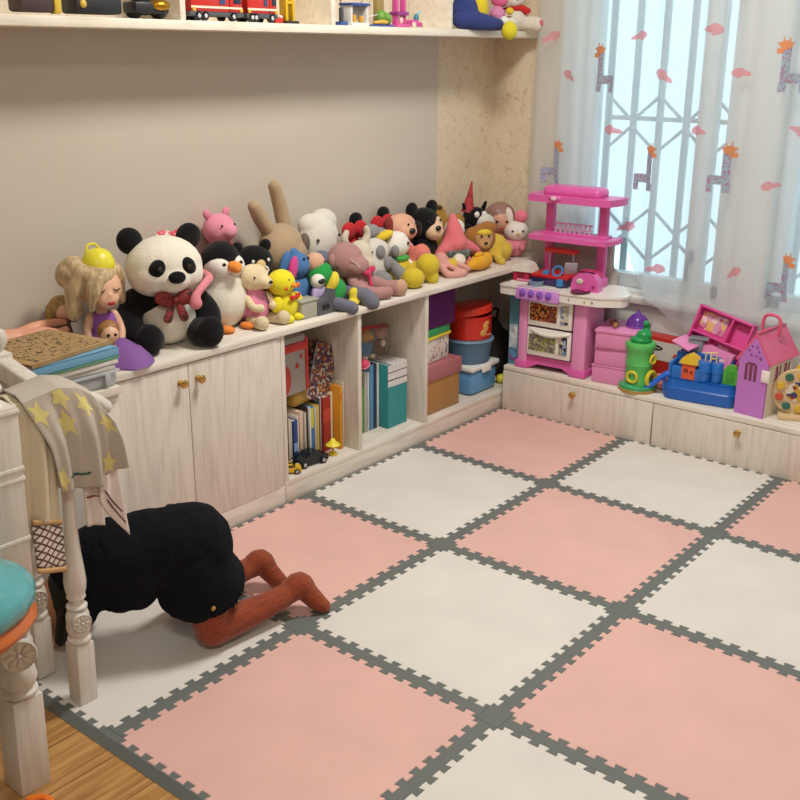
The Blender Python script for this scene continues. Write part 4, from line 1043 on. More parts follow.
# pink boxes
pbx = plastic('e08cbc', .45)
thing('drawer_box', 'low pink box at the bottom of the pink stack beside the kitchen', 'box', (.475, .085, BEN), [('box', pbx, B((0, 0, .033), (.135, .15, .066), .005)), ('rim', pbx, B((0, 0, .068), (.139, .154, .006), .002))], 8, group='pink boxes stacked beside the kitchen')
thing('drawer_box', 'middle pink box of the stack beside the kitchen', 'box', (.482, .087, BEN+.0715), [('box', pbx, B((0, 0, .033), (.14, .15, .066), .005)), ('rim', pbx, B((0, 0, .068), (.144, .154, .006), .002))], 10, group='pink boxes stacked beside the kitchen')
thing('drawer_box', 'widest pink box on top of the stack beside the kitchen', 'box', (.492, .10, BEN+.143), [('box', pbx, B((0, 0, .032), (.165, .19, .064), .005)), ('lid', pbx, B((0, 0, .066), (.172, .197, .012), .003))], 12, group='pink boxes stacked beside the kitchen')
PT = BEN+.143+.0725
thing('toy_tent', 'small see-through purple dome on the pink boxes', 'toy', (.535, .13, PT), [
    ('dome', clear('8a4fc0', .55, .2), L((0, 0, .002), [(.042, 0), (.044, .004), (.038, .025), (.024, .042), (.01, .05), (.004, .06), (0, .068)], 28)), ('base', plastic('8a4fb0', .4), C((0, 0, 0), .046, .006))])
thing('toy_bread', 'brown toy pastry lying on the pink boxes beside the purple dome', 'toy', (.462, .07, PT), [
    ('crust', plastic('a87848', .6), [T([(0, -.035, .01, .008), (.01, 0, .013, .012), (0, .035, .01, .008)], 10)], {'wobble': .002}), ('glaze', plastic('7a4a26', .3), [E((.01, 0, .022), (.009, .02, .005))])], 40)
# green trunk toy
g1, g2 = plastic('5cbf62', .35), plastic('1f9a52', .3)
thing('toy_tree_trunk', 'green toy tower like a tree trunk with yellow handles, on the bench', 'toy', (.602, .032, BEN), [
    ('base', plastic('3aa86a', .35), [C((0, 0, .010), .07, .014, seg=28), E((.03, -.02, .022), (.035, .03, .01))]),
    ('base_rim', plastic('b08a3c', .4), C((0, 0, 0), .073, .011, seg=28)),
    ('trunk', g1, L((0, 0, .022), [(.05, 0), (.052, .006), (.05, .012), (.05, .075), (.0525, .08), (.0505, .085), (.051, .135), (.056, .142), (.057, .16), (.053, .166), (0, .166)], 32)),
    ('frog', g2, [E((0, 0, .196), (.04, .042, .016)), E((.006, .01, .214), (.028, .03, .022)), T([(-.012, .014, .22, .016), (-.012, .016, .25, .014), (.0, .012, .258, .012)])], {'rm': .004}),
    ('handle', plastic('d9c832', .35), ring((.051, -.018, .06), .02, .0055, (90, 0, 70))),
    ('handle', plastic('d9c832', .35), ring((.03, .05, .055), .026, .008, (90, 0, 150))),
    ('handle', plastic('d9c832', .35), ring((.03, .052, .13), .015, .005, (90, 0, 150)))], -70)
thing('toy_egg', 'pink plastic ball between the green trunk toy and the blue tub', 'ball', (.668, .09, BEN), [('ball', plastic('dc8a8a', .35), E((0, 0, .03), (.036, .034, .03))), ('seam', plastic('c87878', .4), ring((0, 0, .03), .0345, .0015))])
# blue tub with its loose bits
bl, bl2 = plastic('1c60b8', .3), plastic('2470c6', .3)
def rr(w, l, r, n=5):
    p = []
    for cx, cy, a in ((w/2-r, l/2-r, 0), (-w/2+r, l/2-r, 90), (-w/2+r, -l/2+r, 180), (w/2-r, -l/2+r, 270)):
        for i in range(n+1): p.append((cx+r*COS(R(a+90*i/n)), cy+r*SIN(R(a+90*i/n))))
    return p
def loft(polys):
    return lambda bm: rings_to_mesh(bm, [[Vector((x, y, z)) for x, y in p] for p, z in polys])
thing('toy_tub', 'big blue plastic tub with a curved rim, on the window bench', 'tub', (.842, .08, BEN), [
    ('tub', bl, [loft([(rr(.262, .13, .03), 0), (rr(.27, .14, .035), .006), (rr(.268, .138, .035), .045), (rr(.256, .126, .03), .052), (rr(.252, .122, .03), .075)]), B((-.015, .048, .11), (.215, .028, .1), .012)]),
    ('basin', bl2, loft([(rr(.236, .106, .03), .0755), (rr(.238, .108, .03), .079)])),
    ('fence', bl2, [B((-.055, -.045, .098), (.11, .014, .055), .006), B((-.118, -.0, .105), (.014, .09, .06), .006)])], 8)
thing('toy_slide', 'bright blue toy slide leaning between the green trunk toy and the blue tub', 'toy', (.676, .028, BEN), [
    ('chute', plastic('2f6fe0', .25), [T([(-.035, -.03, .012, .012), (-.01, -.015, .034, .013), (.03, 0, .075, .013), (.045, .004, .086, .014)], 10, 4, flat=.8)]),
    ('support', plastic('3f7fe0', .3), T([(.03, .01, .07, .007), (.034, .012, .006, .007)], 8, 1))], -6)
thing('toy_barn', 'orange red toy hut with a yellow roof standing in the blue tub', 'toy', (.80, .042, BEN+.08), [
    ('hut', plastic('dc5a34', .35), B((0, 0, .03), (.05, .045, .06), .003)), ('window', plastic('8a2a1a', .5), [B((-.008, -.0228, .034), (.016, .001, .016), .002), B((.012, -.0228, .03), (.01, .001, .014), .002)]),
    ('roof', plastic('e8c22c', .35), PR([(-.036, 0), (.036, 0), (.024, .022), (0, .034), (-.024, .022)], .056, Matrix(((1, 0, 0, 0), (0, 0, -1, .028), (0, 1, 0, .06), (0, 0, 0, 1)))))], 6)
thing('toy_barrel', 'blue plastic toy drum in the tub beside the orange hut', 'toy', (.852, .052, BEN+.08), [('drum', bl2, L((0, 0, 0), [(.024, 0), (.026, .003), (.026, .07), (.023, .074), (0, .074)], 24)), ('band', bl, ring((0, 0, .036), .0262, .002))], group='blue drums in the tub')
thing('toy_barrel', 'second blue toy drum, between the first and the green arch', 'toy', (.897, .058, BEN+.08), [('drum', bl2, L((0, 0, 0), [(.019, 0), (.021, .003), (.021, .07), (.018, .074), (0, .074)], 24)), ('band', bl, ring((0, 0, .036), .0212, .002))], group='blue drums in the tub')
thing('toy_arch', 'green plastic toy arch in the tub beside the purple playhouse', 'toy', (.945, .07, BEN+.08), [('arch', plastic('4fae3a', .35), PR([(-.026, 0), (.026, 0), (.026, .05), (.016, .068), (0, .074), (-.016, .068), (-.026, .05)], .02, Matrix(((1, 0, 0, 0), (0, 0, -1, .01), (0, 1, 0, 0), (0, 0, 0, 1))))), ('panel', plastic('3f9a30', .35), B((0, -.011, .03), (.03, .002, .04), .002))], 4)
thing('toy_swing', 'cream and yellow toy swing frame on top of the blue drums', 'toy', (.872, .052, BEN+.156), [('frame', plastic('e8d9a0', .4), [T([(-.02, 0, 0, .003), (-.02, 0, .03, .003), (.02, 0, .036, .003), (.02, 0, 0, .003)], 8, 1), T([(0, -.005, .033, .003), (.0, -.006, .0, .003)], 8, 1)]), ('seat', plastic('e0b93a', .4), B((.008, 0, .012), (.016, .012, .004), .001))], 5)
thing('toy_bracket', 'grey plastic toy block on the back rim of the blue tub', 'toy', (.775, .135, BEN+.162), [('block', plastic('8e959c', .4), [B((0, 0, .022), (.055, .04, .044), .003)]), ('lip', plastic('7d848c', .4), B((.01, -.0, .048), (.07, .046, .008), .002))], 14)
thing('striped_tube', 'red and white striped cardboard tube lying behind the blue tub', 'tube', (.66, .2, BEN+.09), [
    ('tube', plastic('d43c2c', .45), T([(-.09, 0, .026, .017), (.09, 0, .012, .017)], 20, 1)),
    ('stripe', paper('e8dccc'), [T([(-.09+.03*i, 0, .026-.0023*i-.0, .0174), (-.078+.03*i, 0, .0251-.0023*i, .0174)], 20, 1, False) for i in range(6)])], -12)
thing('game_box', 'white and red game box with a black oval badge, behind the green trunk toy', 'box', (.625, .222, BEN), [
    ('box', plastic('c23326', .4), B((0, 0, .085), (.24, .07, .17), .002)), ('panel', paper('e4ded6'), B((.012, -.0356, .118), (.19, .001, .075), 0)), ('badge', plastic('1d1d20', .4), E((-.035, -.0365, .128), (.034, .001, .011))), ('badge_text', paper('cfcfcf'), [B((-.055+.01*i, -.0378, .128), (.006, .0006, .006), 0) for i in range(5)])], -4)
# open pink doll case
case = plastic('dd4f9c', .35); case2 = plastic('e68cc0', .4)
thing('doll_house', 'open pink toy case with little shelves and picture panels, behind the blue tub', 'toy', (.842, .165, BEN+.001), [
    ('back_panel', case, AT(_xf((0, .03, .2), (-14, 12, 0)), B((0, 0, 0), (.225, .012, .2), .003))),
    ('shelf_rim', case, AT(_xf((0, .03, .2), (-14, 12, 0)), B((-.108, -.022, 0), (.008, .04, .2), .002), B((.108, -.022, 0), (.008, .04, .2), .002), B((0, -.022, .096), (.225, .04, .008), .002), B((0, -.022, 0), (.21, .04, .007), .002), B((0, -.022, -.096), (.225, .04, .008), .002), B((.03, -.022, .05), (.007, .038, .095), .002), B((-.03, -.022, -.048), (.007, .038, .09), .002))),
    ('picture_panel', pictures(['e8b0c8', 'd890b0', 'f0d0d8', 'c86a90', 'e8c080', 'd8a0c8'], 50), AT(_xf((0, .03, .2), (-14, 12, 0)), B((-.035, -.008, .048), (.08, .003, .07), .001), B((.03, -.008, -.048), (.06, .003, .06), .001), B((-.085, -.008, .048), (.03, .003, .06), .001))),
    ('front_half', case2, AT(_xf((-.03, -.035, .075), (-10, 12, 0)), B((0, 0, .02), (.19, .04, .19), .004))),
    ('front_picture', pictures(['e8d8b0', 'd8b8c0', 'f0e0c8', 'c8a878', 'e8c8d0'], 60), AT(_xf((-.03, -.035, .075), (-10, 12, 0)), B((-.025, -.021, .06), (.05, .003, .05), .001), B((.045, -.021, .06), (.05, .003, .055), .001))),
    ('canopy', case2, AT(_xf((-.09, -.06, .19), (12, 14, -12)), B((0, 0, 0), (.085, .07, .008), .002)))], -4)
thing('picture_book', 'small book with a dark picture leaning by the pink toy case', 'book', (.722, .2, BEN+.12), [('page_block', paper('d8d0c4'), B((0, 0, .04), (.075, .012, .08), .001)), ('cover', pictures(['3a2a30', '6a4a50', 'c8b8a8', '2a2026'], 60), B((0, -.0068, .04), (.076, .0016, .081), 0))], 0, (-8, 38))
# playhouse
pu, pr = plastic('c078cc', .35), plastic('de5f86', .32)
hp = [('front_wall', pu, PR([(-.054, 0), (.054, 0), (.054, .205), (.0, .288), (-.054, .205)], .012, Matrix(((1, 0, 0, 0), (0, 0, -1, -.088), (0, 1, 0, 0), (0, 0, 0, 1)))), {'smooth': False}),
      ('door_window', plastic('7a3a52', .5), [B((-.024+.017*i, -.1005, .158), (.011, .002, .06), .001) for i in range(3)]+[B((-.007, -.1005, .19), (.03, .002, .008), .001)]),
      ('cutout', plastic('8a4a90', .5), [E((.018*COS(a)-.002, -.1005, .237+.018*SIN(a)), (.0045, .002, .0045)) for a in [i*PI/3 for i in range(6)]]+[E((.024, -.1005, .214), (.006, .002, .006))]),
      ('side_wall', plastic('e6dcc8', .4), [B((.05, 0, .1), (.008, .176, .2), .002), B((-.05, 0, .1), (.008, .176, .2), .002), B((0, .085, .1), (.1, .008, .2), .002)]),
      ('side_window', plastic('a8506e', .5), [B((.0545, -.02, .155), (.002, .04, .06), .001), B((.0545, .045, .155), (.002, .04, .06), .001)]),
      ('side_frame', plastic('efe6d4', .4), [B((.056, -.02, .155), (.003, .005, .064), .001), B((.056, .045, .155), (.003, .005, .064), .001), B((.056, .012, .185), (.004, .13, .006), .001), B((.056, .012, .122), (.004, .13, .006), .001)]+[ring((.056, -.05+.05*i, .196), .012, .003, (0, 90, 0), 16, 6) for i in range(3)]),
      ('hinge', plastic('efe6e0', .4), B((.05, -.1005, .155), (.03, .012, .042), .003)),
      ('roof', pr, [PR([(-.068, .198), (0, .302), (.068, .198), (.061, .192), (0, .288), (-.061, .192)], .205, Matrix(((1, 0, 0, 0), (0, 0, -1, .104), (0, 1, 0, 0), (0, 0, 0, 1))))], {'smooth': False}),
      ('handle', pr, T([(-.03, 0, .282, .006), (-.032, 0, .325, .006), (-.018, 0, .347, .006), (.018, 0, .347, .006), (.032, 0, .325, .006), (.03, 0, .282, .006)], 10)),
      ('ridge', plastic('c94a72', .35), B((0, 0, .300), (.016, .2, .008), .003))]
thing('toy_playhouse', 'purple toy playhouse with a pink roof and carrying handle', 'toy house', (1.056, .105, BEN), hp, -7)
# wooden disc toy
wd = plastic('d9bd92', .45)
ps = [('base', wd, B((0, 0, .009), (.11, .075, .018), .004)), ('disc', wd, L((0, .006, .098), [(0, 0), (.035, 0), (.04, .001), (.041, .002), (.08, .002), (.082, .004), (.082, .012), (.08, .014), (0, .014)], 40, (90, 0, 0))),
      ('hub_picture', pictures(['8a2a2a', '2a3a6a', 'c8a03a', 'd8cfc0'], 60), C((0, -.0075, .098), .036, .003, (90, 0, 0)))]
for i, c in enumerate(['2f6a52', 'e0b53a', 'c8523a', '2f6a62', 'd9b23a', 'c84a3f', '3a5aa0', '3a8a5a', 'e0b53a']):
    a = R(120+i*40); ps.append(('peg', plastic(c, .35), C((.06*COS(a), -.008, .098+.06*SIN(a)), .014, .008, (90, 0, 0), 18)))
ps.append(('pointer', plastic('e8c62a', .35), [C((.02, .02, .168), .032, .012, (90, 0, 0), 24)]))
thing('wooden_disc_toy', 'round wooden disc toy with coloured pegs beside the purple playhouse', 'toy', (1.178, .085, BEN), ps, 22)
# added grey cloth: the shaded curtain hem behind the kitchen, shade in its colour
thing('shaded_curtain_cloth', 'added grey cloth standing for the shaded curtain hem behind the toy kitchen', 'cloth', (.22, .226, BEN), [
    ('cloth', cloth('b3aea8'), [B((-.045, 0, .262), (.38, .04, .52), .018), B((.11, .0, .2), (.12, .045, .4), .02)], {'rm': .01, 'wobble': .010})])

# ------------------------------------------------------------------ toys on the wall shelf
def shelf(name, label, y, parts, x=-.13, rz=0, cat='toy', **k): return thing(name, label, cat, (x, y, SH), parts, rz, group='toys on the wall shelf', **k)
red = plastic('c83228', .3)
def brick_truck(name, label, y, l, rz=0):
    ps = [('chassis', plastic('55585c', .4), B((0, 0, .018), (.06, l, .012), .002)), ('body', red, [B((0, -l*.12, .055), (.058, l*.7, .062), .003)]),
          ('cab', red, B((0, l*.36, .05), (.058, l*.24, .052), .004)), ('stripe', plastic('e8dfc8', .4), B((.0295, -.0, .036), (.002, l*.94, .006), 0)), ('windscreen', plastic('2a3342', .15), [B((.0295, l*.38, .058), (.002, l*.14, .02), .002)]),
          ('ladder', plastic('d9d6cf', .4), [B((0, -l*.1, .092), (.03, l*.7, .006), .002)]), ('panel', plastic('3a4a78', .4), B((.0295, l*.1, .06), (.002, l*.1, .03), 0)), ('light', plastic('e0b04a', .3), B((.03, -l*.42, .03), (.003, .012, .01), .001)), ('light', plastic('e0b04a', .3), B((.03, l*.45, .03), (.003, .012, .01), .001))]
    for yy in (-.34, -.22, .3):
        for s_ in (-1, 1): ps.append(('wheel', plastic('222326', .6), C((s_*.024-.006, l*yy, .0135), .0135, .012, (0, 90, 0), 18)))
        ps.append(('hubcap', plastic('cfcfcf', .3), C((.031, l*yy, .0135), .006, .002, (0, 90, 0), 12)))
    return shelf(name, label, y, ps, rz=rz)
brick_truck('toy_fire_engine', 'long red toy fire engine on the wall shelf', -1.365, .20)
brick_truck('toy_fire_truck', 'shorter red toy fire truck ahead of the long fire engine', -1.19, .125)
shelf('toy_hydrants', 'tiny red and white toy pieces beside the fire truck on the shelf', -1.108, [('block', red, B((0, 0, .008), (.03, .035, .016), .002)), ('cap', plastic('e8e0d8', .4), [E((.01, -.01, .018), .006), E((.01, .01, .018), .006)])])
shelf('toy_tower', 'yellow toy brick tower standing by the fire truck', -1.06, [('tower', plastic('e0b91e', .35), [B((0, -.014, .06), (.03, .01, .12), .002), B((0, .014, .06), (.03, .01, .12), .002), B((0, 0, .12), (.034, .044, .01), .002), B((0, 0, .06), (.03, .03, .008), .002)]), ('foot', plastic('2a2a2c', .5), B((0, 0, .004), (.05, .055, .008), .002))])
dk = plastic('26272b', .45)
shelf('toy_robot', 'black and gold toy vehicle near the fire engines on the shelf', -1.59, [('body', dk, [B((0, 0, .028), (.06, .11, .03), .006), B((0, -.01, .05), (.04, .05, .02), .006)]), ('bonnet', metal('c8962f', .3), [E((.015, .03, .035), (.028, .035, .016))]), ('wheel*', plastic('1a1a1c', .6), [E((.0, .04, .014), (.03, .014, .014)), E((.0, -.0, .014), (.03, .004, .004))]), ('wheel', plastic('1a1a1c', .6), [E((.0, -.04, .014), (.03, .014, .014))])])
shelf('toy_tank', 'black toy machine with a small yellow part on the shelf, nearer the bed', -1.76, [('body', dk, [B((0, 0, .03), (.07, .14, .045), .008), B((0, .02, .06), (.05, .06, .025), .008)]), ('lamp', plastic('d9b44a', .3), E((.036, -.05, .03), (.006, .01, .01))), ('arm', dk, T([(0, .03, .06, .006), (.01, .09, .075, .005)], 8, 1))])
shelf('toy_crane', 'dark toy model with a yellow tip at the near end of the shelf', -1.93, [('body', plastic('4a3a3a', .45), [B((0, 0, .03), (.06, .1, .045), .008)]), ('tip', plastic('e0c04a', .35), B((.02, .05, .03), (.03, .02, .05), .004))])
wb_, bb_ = plastic('e6e6e2', .35), plastic('3a56a0', .35)
shelf('toy_sentry_box', 'small blue and white toy brick sentry post with a pole on the shelf', -.815, [('base', bb_, B((0, 0, .006), (.03, .03, .012), .001)), ('post', plastic('4a4a50', .4), [B((0, 0, .03), (.012, .012, .05), .002), T([(0, 0, .05, .002), (.0, -.004, .085, .002)], 6, 1)])])
shelf('toy_shop', 'white toy brick kiosk with a blue roof on the shelf', -.75, [('base', wb_, B((0, 0, .005), (.055, .085, .01), .001)), ('wall', wb_, [B((-.02, 0, .035), (.008, .08, .055), .001), B((0, -.038, .035), (.045, .006, .055), .001), B((0, .038, .035), (.045, .006, .055), .001)]), ('roof', bb_, B((0, 0, .066), (.06, .09, .008), .002)), ('figure', plastic('d9a03a', .4), [B((.01, -.015, .022), (.012, .014, .024), .002), B((.012, .018, .02), (.012, .014, .022), .002)]), ('antenna', plastic('3a3a40', .4), T([(0, .03, .07, .0015), (.0, .05, .1, .0015)], 6, 1))])
shelf('toy_garden', 'toy brick garden with green and yellow plants on a blue plate', -.635, [('plate', bb_, B((0, 0, .003), (.06, .11, .006), .001)), ('bush', plastic('6a9a3a', .45), [E((0, .02, .03), (.02, .022, .024)), E((.005, .045, .026), (.016, .016, .02))]), ('flower', plastic('e0b04a', .4), [E((.022, -.0, .014), (.012, .03, .008)), E((.02, -.03, .012), (.01, .014, .006))]), ('fence', wb_, [T([(.0, -.05, .03, .002), (.0, .01, .04, .002)], 6, 1), T([(.0, -.05, .006, .002), (.0, -.05, .04, .002)], 6, 1)]), ('shed', plastic('a08850', .5), B((-.025, .035, .05), (.02, .035, .09), .002))])
pkm = plastic('d9569e', .35)
shelf('toy_castle_tower', 'pink toy brick tower with two columns on the shelf', -.52, [('column*', pkm, B((0, .02, .07), (.02, .014, .14), .002)), ('floor', plastic('9a3a8a', .35), [B((0, 0, .045), (.04, .06, .012), .002)]), ('base', pkm, B((0, 0, .005), (.045, .07, .01), .002)), ('figure', plastic('e8c8c0', .4), [E((.008, 0, .022), (.008, .009, .014))]), ('top', pkm, B((0, 0, .142), (.04, .065, .01), .002))])
shelf('toy_carriage', 'tiny pink and teal toy brick carriage beside the pink tower', -.425, [('cart', pkm, [B((0, -.022, .016), (.03, .04, .02), .004), B((0, .02, .012), (.02, .02, .014), .002)]), ('rider', plastic('4a8aa0', .4), [E((.0, 0, .032), (.01, .01, .016))]), ('flag', plastic('a8d0d8', .4), B((.0, .014, .05), (.003, .02, .012), .001, (30, 0, 0))), ('wheel', plastic('e0d6c4', .4), [C((.012, .03, .014), .014, .005, (0, 90, 0), 16), C((.012, -.03, .01), .01, .005, (0, 90, 0), 16)])])
nav = plush('333f7a')
shelf('plush_hippo', 'navy blue plush with a yellow belly lying on the shelf by the corner', -.10, [
    ('body', nav, [E((-.0, -.03, .06), (.05, .07, .06)), T([(.02, -.09, .03, .03), (.04, -.02, .03, .034), (.06, .06, .022, .026), (.066, .09, .02, .022)]), T([(.0, -.06, .09, .03), (.0, -.0, .12, .026)])]),
    ('belly', plush('e0c62c'), E((.035, .012, .075), (.028, .034, .05))), ('hand', white_p, E((.072, .12, .03), (.018, .022, .02))),
    ('foot', plush('ded22e'), E((.105, .108, -.002), (.028, .034, .034)))], cat='soft toy', rm=.005)
shelf('plush_teddy', 'white plush teddy with a red scarf sitting at the corner end of the shelf', .19, [
    ('body', plush('e3dacb'), [E((0, 0, .05), (.045, .055, .055)), T([(.02, .05, .03, .028), (.05, .075, .026, .03)]), T([(.02, -.04, .03, .026), (.06, -.05, .028, .028)])]),
    ('head', plush('e6ddd0'), [E((0, -.015, .125), (.052, .06, .05)), E((.04, -.02, .11), (.02, .026, .02))]), ('ear*', plush('e0d6c6'), E((-.005, .04, .168), (.014, .018, .018))),
    ('scarf', plush('c9302c'), [ring((0, .0, .085), .036, .014), E((.04, .035, .075), (.012, .022, .016))]), ('foot_patch', plush('d8707a'), E((.074, .082, .03), (.006, .012, .012))),
    eyes(.046, .018, .138, .004), ('nose', plastic('c06a6a', .5), E((.06, -.02, .116), (.004, .006, .005)))], cat='soft toy', rz=-25)
shelf('plush_fairy', 'small pink and lilac plush between the navy plush and the white teddy', .075, [
    ('body', plush('dd8fb8'), [E((0, 0, .045), (.03, .036, .05)), E((.025, -.01, .06), (.02, .03, .022))]), ('head', plush('ea6f9c'), [E((0, .01, .115), (.03, .036, .03))]), ('skirt', plush('c9a0d0'), E((.02, 0, .03), (.028, .04, .022))), ('star', plush('e2c23a'), E((.036, .035, .07), (.012, .016, .014)))], cat='soft toy', rz=-25)
# ------------------------------------------------------------------ sheer curtain with printed giraffes and clouds
m_cur, nt, b, o_ = _new('sheer curtain')
b.inputs['Base Color'].default_value = hexlin('e6edf1'); b.inputs['Roughness'].default_value = .9; b.inputs['Specular IOR Level'].default_value = .1
tl = nt.nodes.new('ShaderNodeBsdfTranslucent'); tl.inputs['Color'].default_value = hexlin('eaf2f5')
tr = nt.nodes.new('ShaderNodeBsdfTransparent'); tr.inputs['Color'].default_value = (1, 1, 1, 1)
m1 = nt.nodes.new('ShaderNodeMixShader'); m1.inputs[0].default_value = .5
m2 = nt.nodes.new('ShaderNodeMixShader'); m2.inputs[0].default_value = .56
nt.links.new(b.outputs[0], m1.inputs[1]); nt.links.new(tl.outputs[0], m1.inputs[2])
nt.links.new(tr.outputs[0], m2.inputs[1]); nt.links.new(m1.outputs[0], m2.inputs[2]); nt.links.new(m2.outputs[0], o_.inputs['Surface'])
def cbot(x):
    pts = [(-.3, .66), (.3, .70), (.385, .72), (.43, .60), (.5, .49), (.6, .42), (.7, .39), (.85, .395), (1.1, .39), (2.6, .39)]
    for (a, za), (c, zc) in zip(pts, pts[1:]):
        if x <= c: return za+(zc-za)*max(0, min(1, (x-a)/(c-a)))
    return .39
def cedge(z): return -.075+.06*max(0, (z-1.0)/1.3)**1.0 if z > 1 else -.075
def cur(x, z, off=0):
    k = max(0, min(1, (z-.35)/1.2))
    y = .262+.013*SIN(x*34+.8*SIN(x*5))+.006*SIN(x*71+1)+.008*SIN(x*13+z*1.4)*(1-k*.4)
    return Vector((x, y-off, z))
def curtain_fn(u, v):
    xt = u*2.45
    x0 = cedge(2.32-(2.32-.66)*v); x = x0+u*(2.4-x0)
    zb = cbot(x); return cur(x, 2.32+(zb-2.32)*v)
def print_poly(poly, cx, cz, s, n=3, lift=.0015):
    """a flat printed motif laid on the folds, a hair in front of the cloth"""
    def f(bm):
        c = (sum(p[0] for p in poly)/len(poly), sum(p[1] for p in poly)/len(poly))
        rings = []
        for k_ in range(1, n+1):
            rings.append([bm.verts.new(cur(cx+(c[0]+(p[0]-c[0])*k_/n)*s, cz+(c[1]+(p[1]-c[1])*k_/n)*s, lift)) for p in poly])
        m = len(poly); cv = bm.verts.new(cur(cx+c[0]*s, cz+c[1]*s, lift))
        for i in range(m): bm.faces.new((cv, rings[0][i], rings[0][(i+1) % m]))
        for a, d in zip(rings, rings[1:]):
            for i in range(m): bm.faces.new((a[i], d[i], d[(i+1) % m], a[(i+1) % m]))
    return f
e = empty('sheer_curtain', (0, 0, 0)); tag(e, 'white sheer curtain printed with giraffes and pink clouds', 'curtain')
obj('cloth', m_cur, G(curtain_fn, 420, 50), e)
def rect(x0, x1, z0, z1, k=4): return [(x0+(x1-x0)*i/k, z0) for i in range(k)]+[(x1, z0+(z1-z0)*i/k) for i in range(k)]+[(x1-(x1-x0)*i/k, z1) for i in range(k)]+[(x0, z1-(z1-z0)*i/k) for i in range(k)]
mpc = clear('efb4bc', .55, .9)
mg, mo_ = speckle('9db4c4', 'a87a98', 120, .5, .6, .9), cloth('dc9468'); mcl = cloth('e59aa4')
GR = [(.257, 1.269, -1), (.44, .911, 1), (.744, .929, 1), (.024, .905, 1), (.967, 1.287, -1), (1.0, .56, 1), (1.3, .92, 1), (1.6, 1.28, -1), (.44, 1.62, 1), (.75, 1.64, 1), (1.9, .93, 1), (1.25, 1.63, 1)]
for gx, gz, s_ in GR:
    S = .18
    def sh_(p): return [(q[0]*s_, q[1]) for q in p] if s_ > 0 else [(-q[0], q[1]) for q in p][::-1]
    obj('giraffe_print', mg, [print_poly(sh_(p), gx, gz, S) for p in (rect(-.22, .22, .16, .34), rect(-.22, -.10, 0, .16), rect(.10, .24, 0, .16), rect(.07, .22, .34, .82))], e)
    obj('giraffe_head_print', mo_, [print_poly(sh_(p), gx, gz, S, 3, .0028) for p in ([(.17+.11*COS(a), .85+.085*SIN(a)) for a in [i*PI/6 for i in range(12)]], rect(.10, .125, .9, .98, 1), rect(.2, .225, .92, 1.0, 1), rect(.04, .09, .86, .90, 1), rect(.26, .32, .86, .9, 1), rect(.19, .33, .70, .79, 2))], e)
cl = [(-.5, -.2), (-.3, -.22), (0, -.2), (.1, -.3), (.3, -.22), (.5, -.08), (.45, .1), (.25, .2), (0, .22), (-.15, .06), (-.4, -.02)]
for i, (x, z) in enumerate([(.379, 1.475), (.099, 1.329), (.5, 1.335), (.787, 1.35), (.652, 1.146), (.307, 1.133), (.384, .767), (.526, .618), (.837, .644), (.936, .97), (.675, 1.497), (.0, 1.473), (1.007, 1.163), (1.2, 1.4), (1.4, .7), (1.15, 1.75), (.2, 1.8), (.6, 1.85), (1.6, 1.0), (1.8, 1.5)]):
    a = random.uniform(-.6, .6); fl = random.choice((-1, 1)); s_ = random.uniform(.065, .085)
    p = [(q[0]*fl*COS(a)-q[1]*SIN(a), q[0]*fl*SIN(a)+q[1]*COS(a)) for q in cl]
    obj('cloud_print', mpc, print_poly(p if fl > 0 else p[::-1], x, z, s_), e)
r_ = thing('curtain_rail', 'white curtain rail above the window', 'curtain rail', (-.15, .262, 2.335), [('rail', upvc, B((1.35, 0, 0), (2.75, .03, .02), .003)), ('end_cap', upvc, [B((-.03, 0, 0), (.02, .04, .03), .004), B((2.73, 0, 0), (.02, .04, .03), .004)]), ('bracket', upvc, [B((.4, .03, .004), (.03, .05, .012), .002), B((2.2, .03, .004), (.03, .05, .012), .002)])])

# ------------------------------------------------------------------ carved white bed end at the near edge
mw = ash('z', 'd8d0c6', 'd0c7bb')
def post_profile(k, h, zo, top):
    """turned post profile above a plinth of height h; k scales the radii"""
    return [(z, r*k) for z, r in top]
def rosette(parent, c, r, ang):
    sh = [L((0, 0, 0), [(0, 0), (r, 0), (r, .006), (r*.93, .009), (r*.86, .006), (0, .006)], 28)]
    for i in range(8):
        a = i*PI/4; sh.append(E((r*.5*COS(a), r*.5*SIN(a), .006), (r*.34, r*.16, .004), (0, 0, math.degrees(a))))
    sh.append(E((0, 0, .008), (r*.17, r*.17, .005)))
    return obj('rosette', mw, AT(_xf(c, (0, 90, ang)), *sh), parent)
P1, P2, P3 = (.585, -2.572), (.443, -2.341), (.283, -2.347)
bedroot = empty('bed_end', (P1[0], P1[1], 0)); tag(bedroot, 'carved white wooden bed end with turned legs and flower rosettes', 'bed')
def rel(p, z=0): return (p[0]-P1[0], p[1]-P1[1], z)
def leg(p, z0, side, hp, zb, rb, h_top, k):
    x, y, _ = rel(p)
    sh = [B((x, y, (z0+hp)/2), (side, side, hp-z0), .004),
          L((x, y, hp), [(side*.46, 0), (side*.56, .004), (side*.56, .010), (side*.44, .016), (side*.5, .022), (side*.58, .036), (side*.52, .055), (side*.34, zb-hp-rb*.75)], 28),
          L((x, y, zb), [(rb*.5, -rb*.95), (rb*.8, -rb*.7), (rb*.95, -rb*.3), (rb*.95, rb*.3), (rb*.8, rb*.7), (rb*.5, rb*.95)], 28),
          L((x, y, zb+rb*.85), [(side*.34, 0), (side*.5, .004), (side*.5, .009), (side*.36, .014), (side*.36, .024), (side*.46, .03), (side*.42, .036), (side*.5, .05), (side*.53, .07), (side*.47, .1), (side*.38, .14), (side*.3, .2), (side*.27, h_top-zb-rb*.85)], 28)]
    return obj('leg', mw, sh, bedroot)
leg(P1, 0, .066, .215, .318, .037, .46, 1)
leg(P2, .014, .046, .165, .224, .027, .71, 1)
leg(P3, .014, .046, .165, .224, .027, .60, 1)
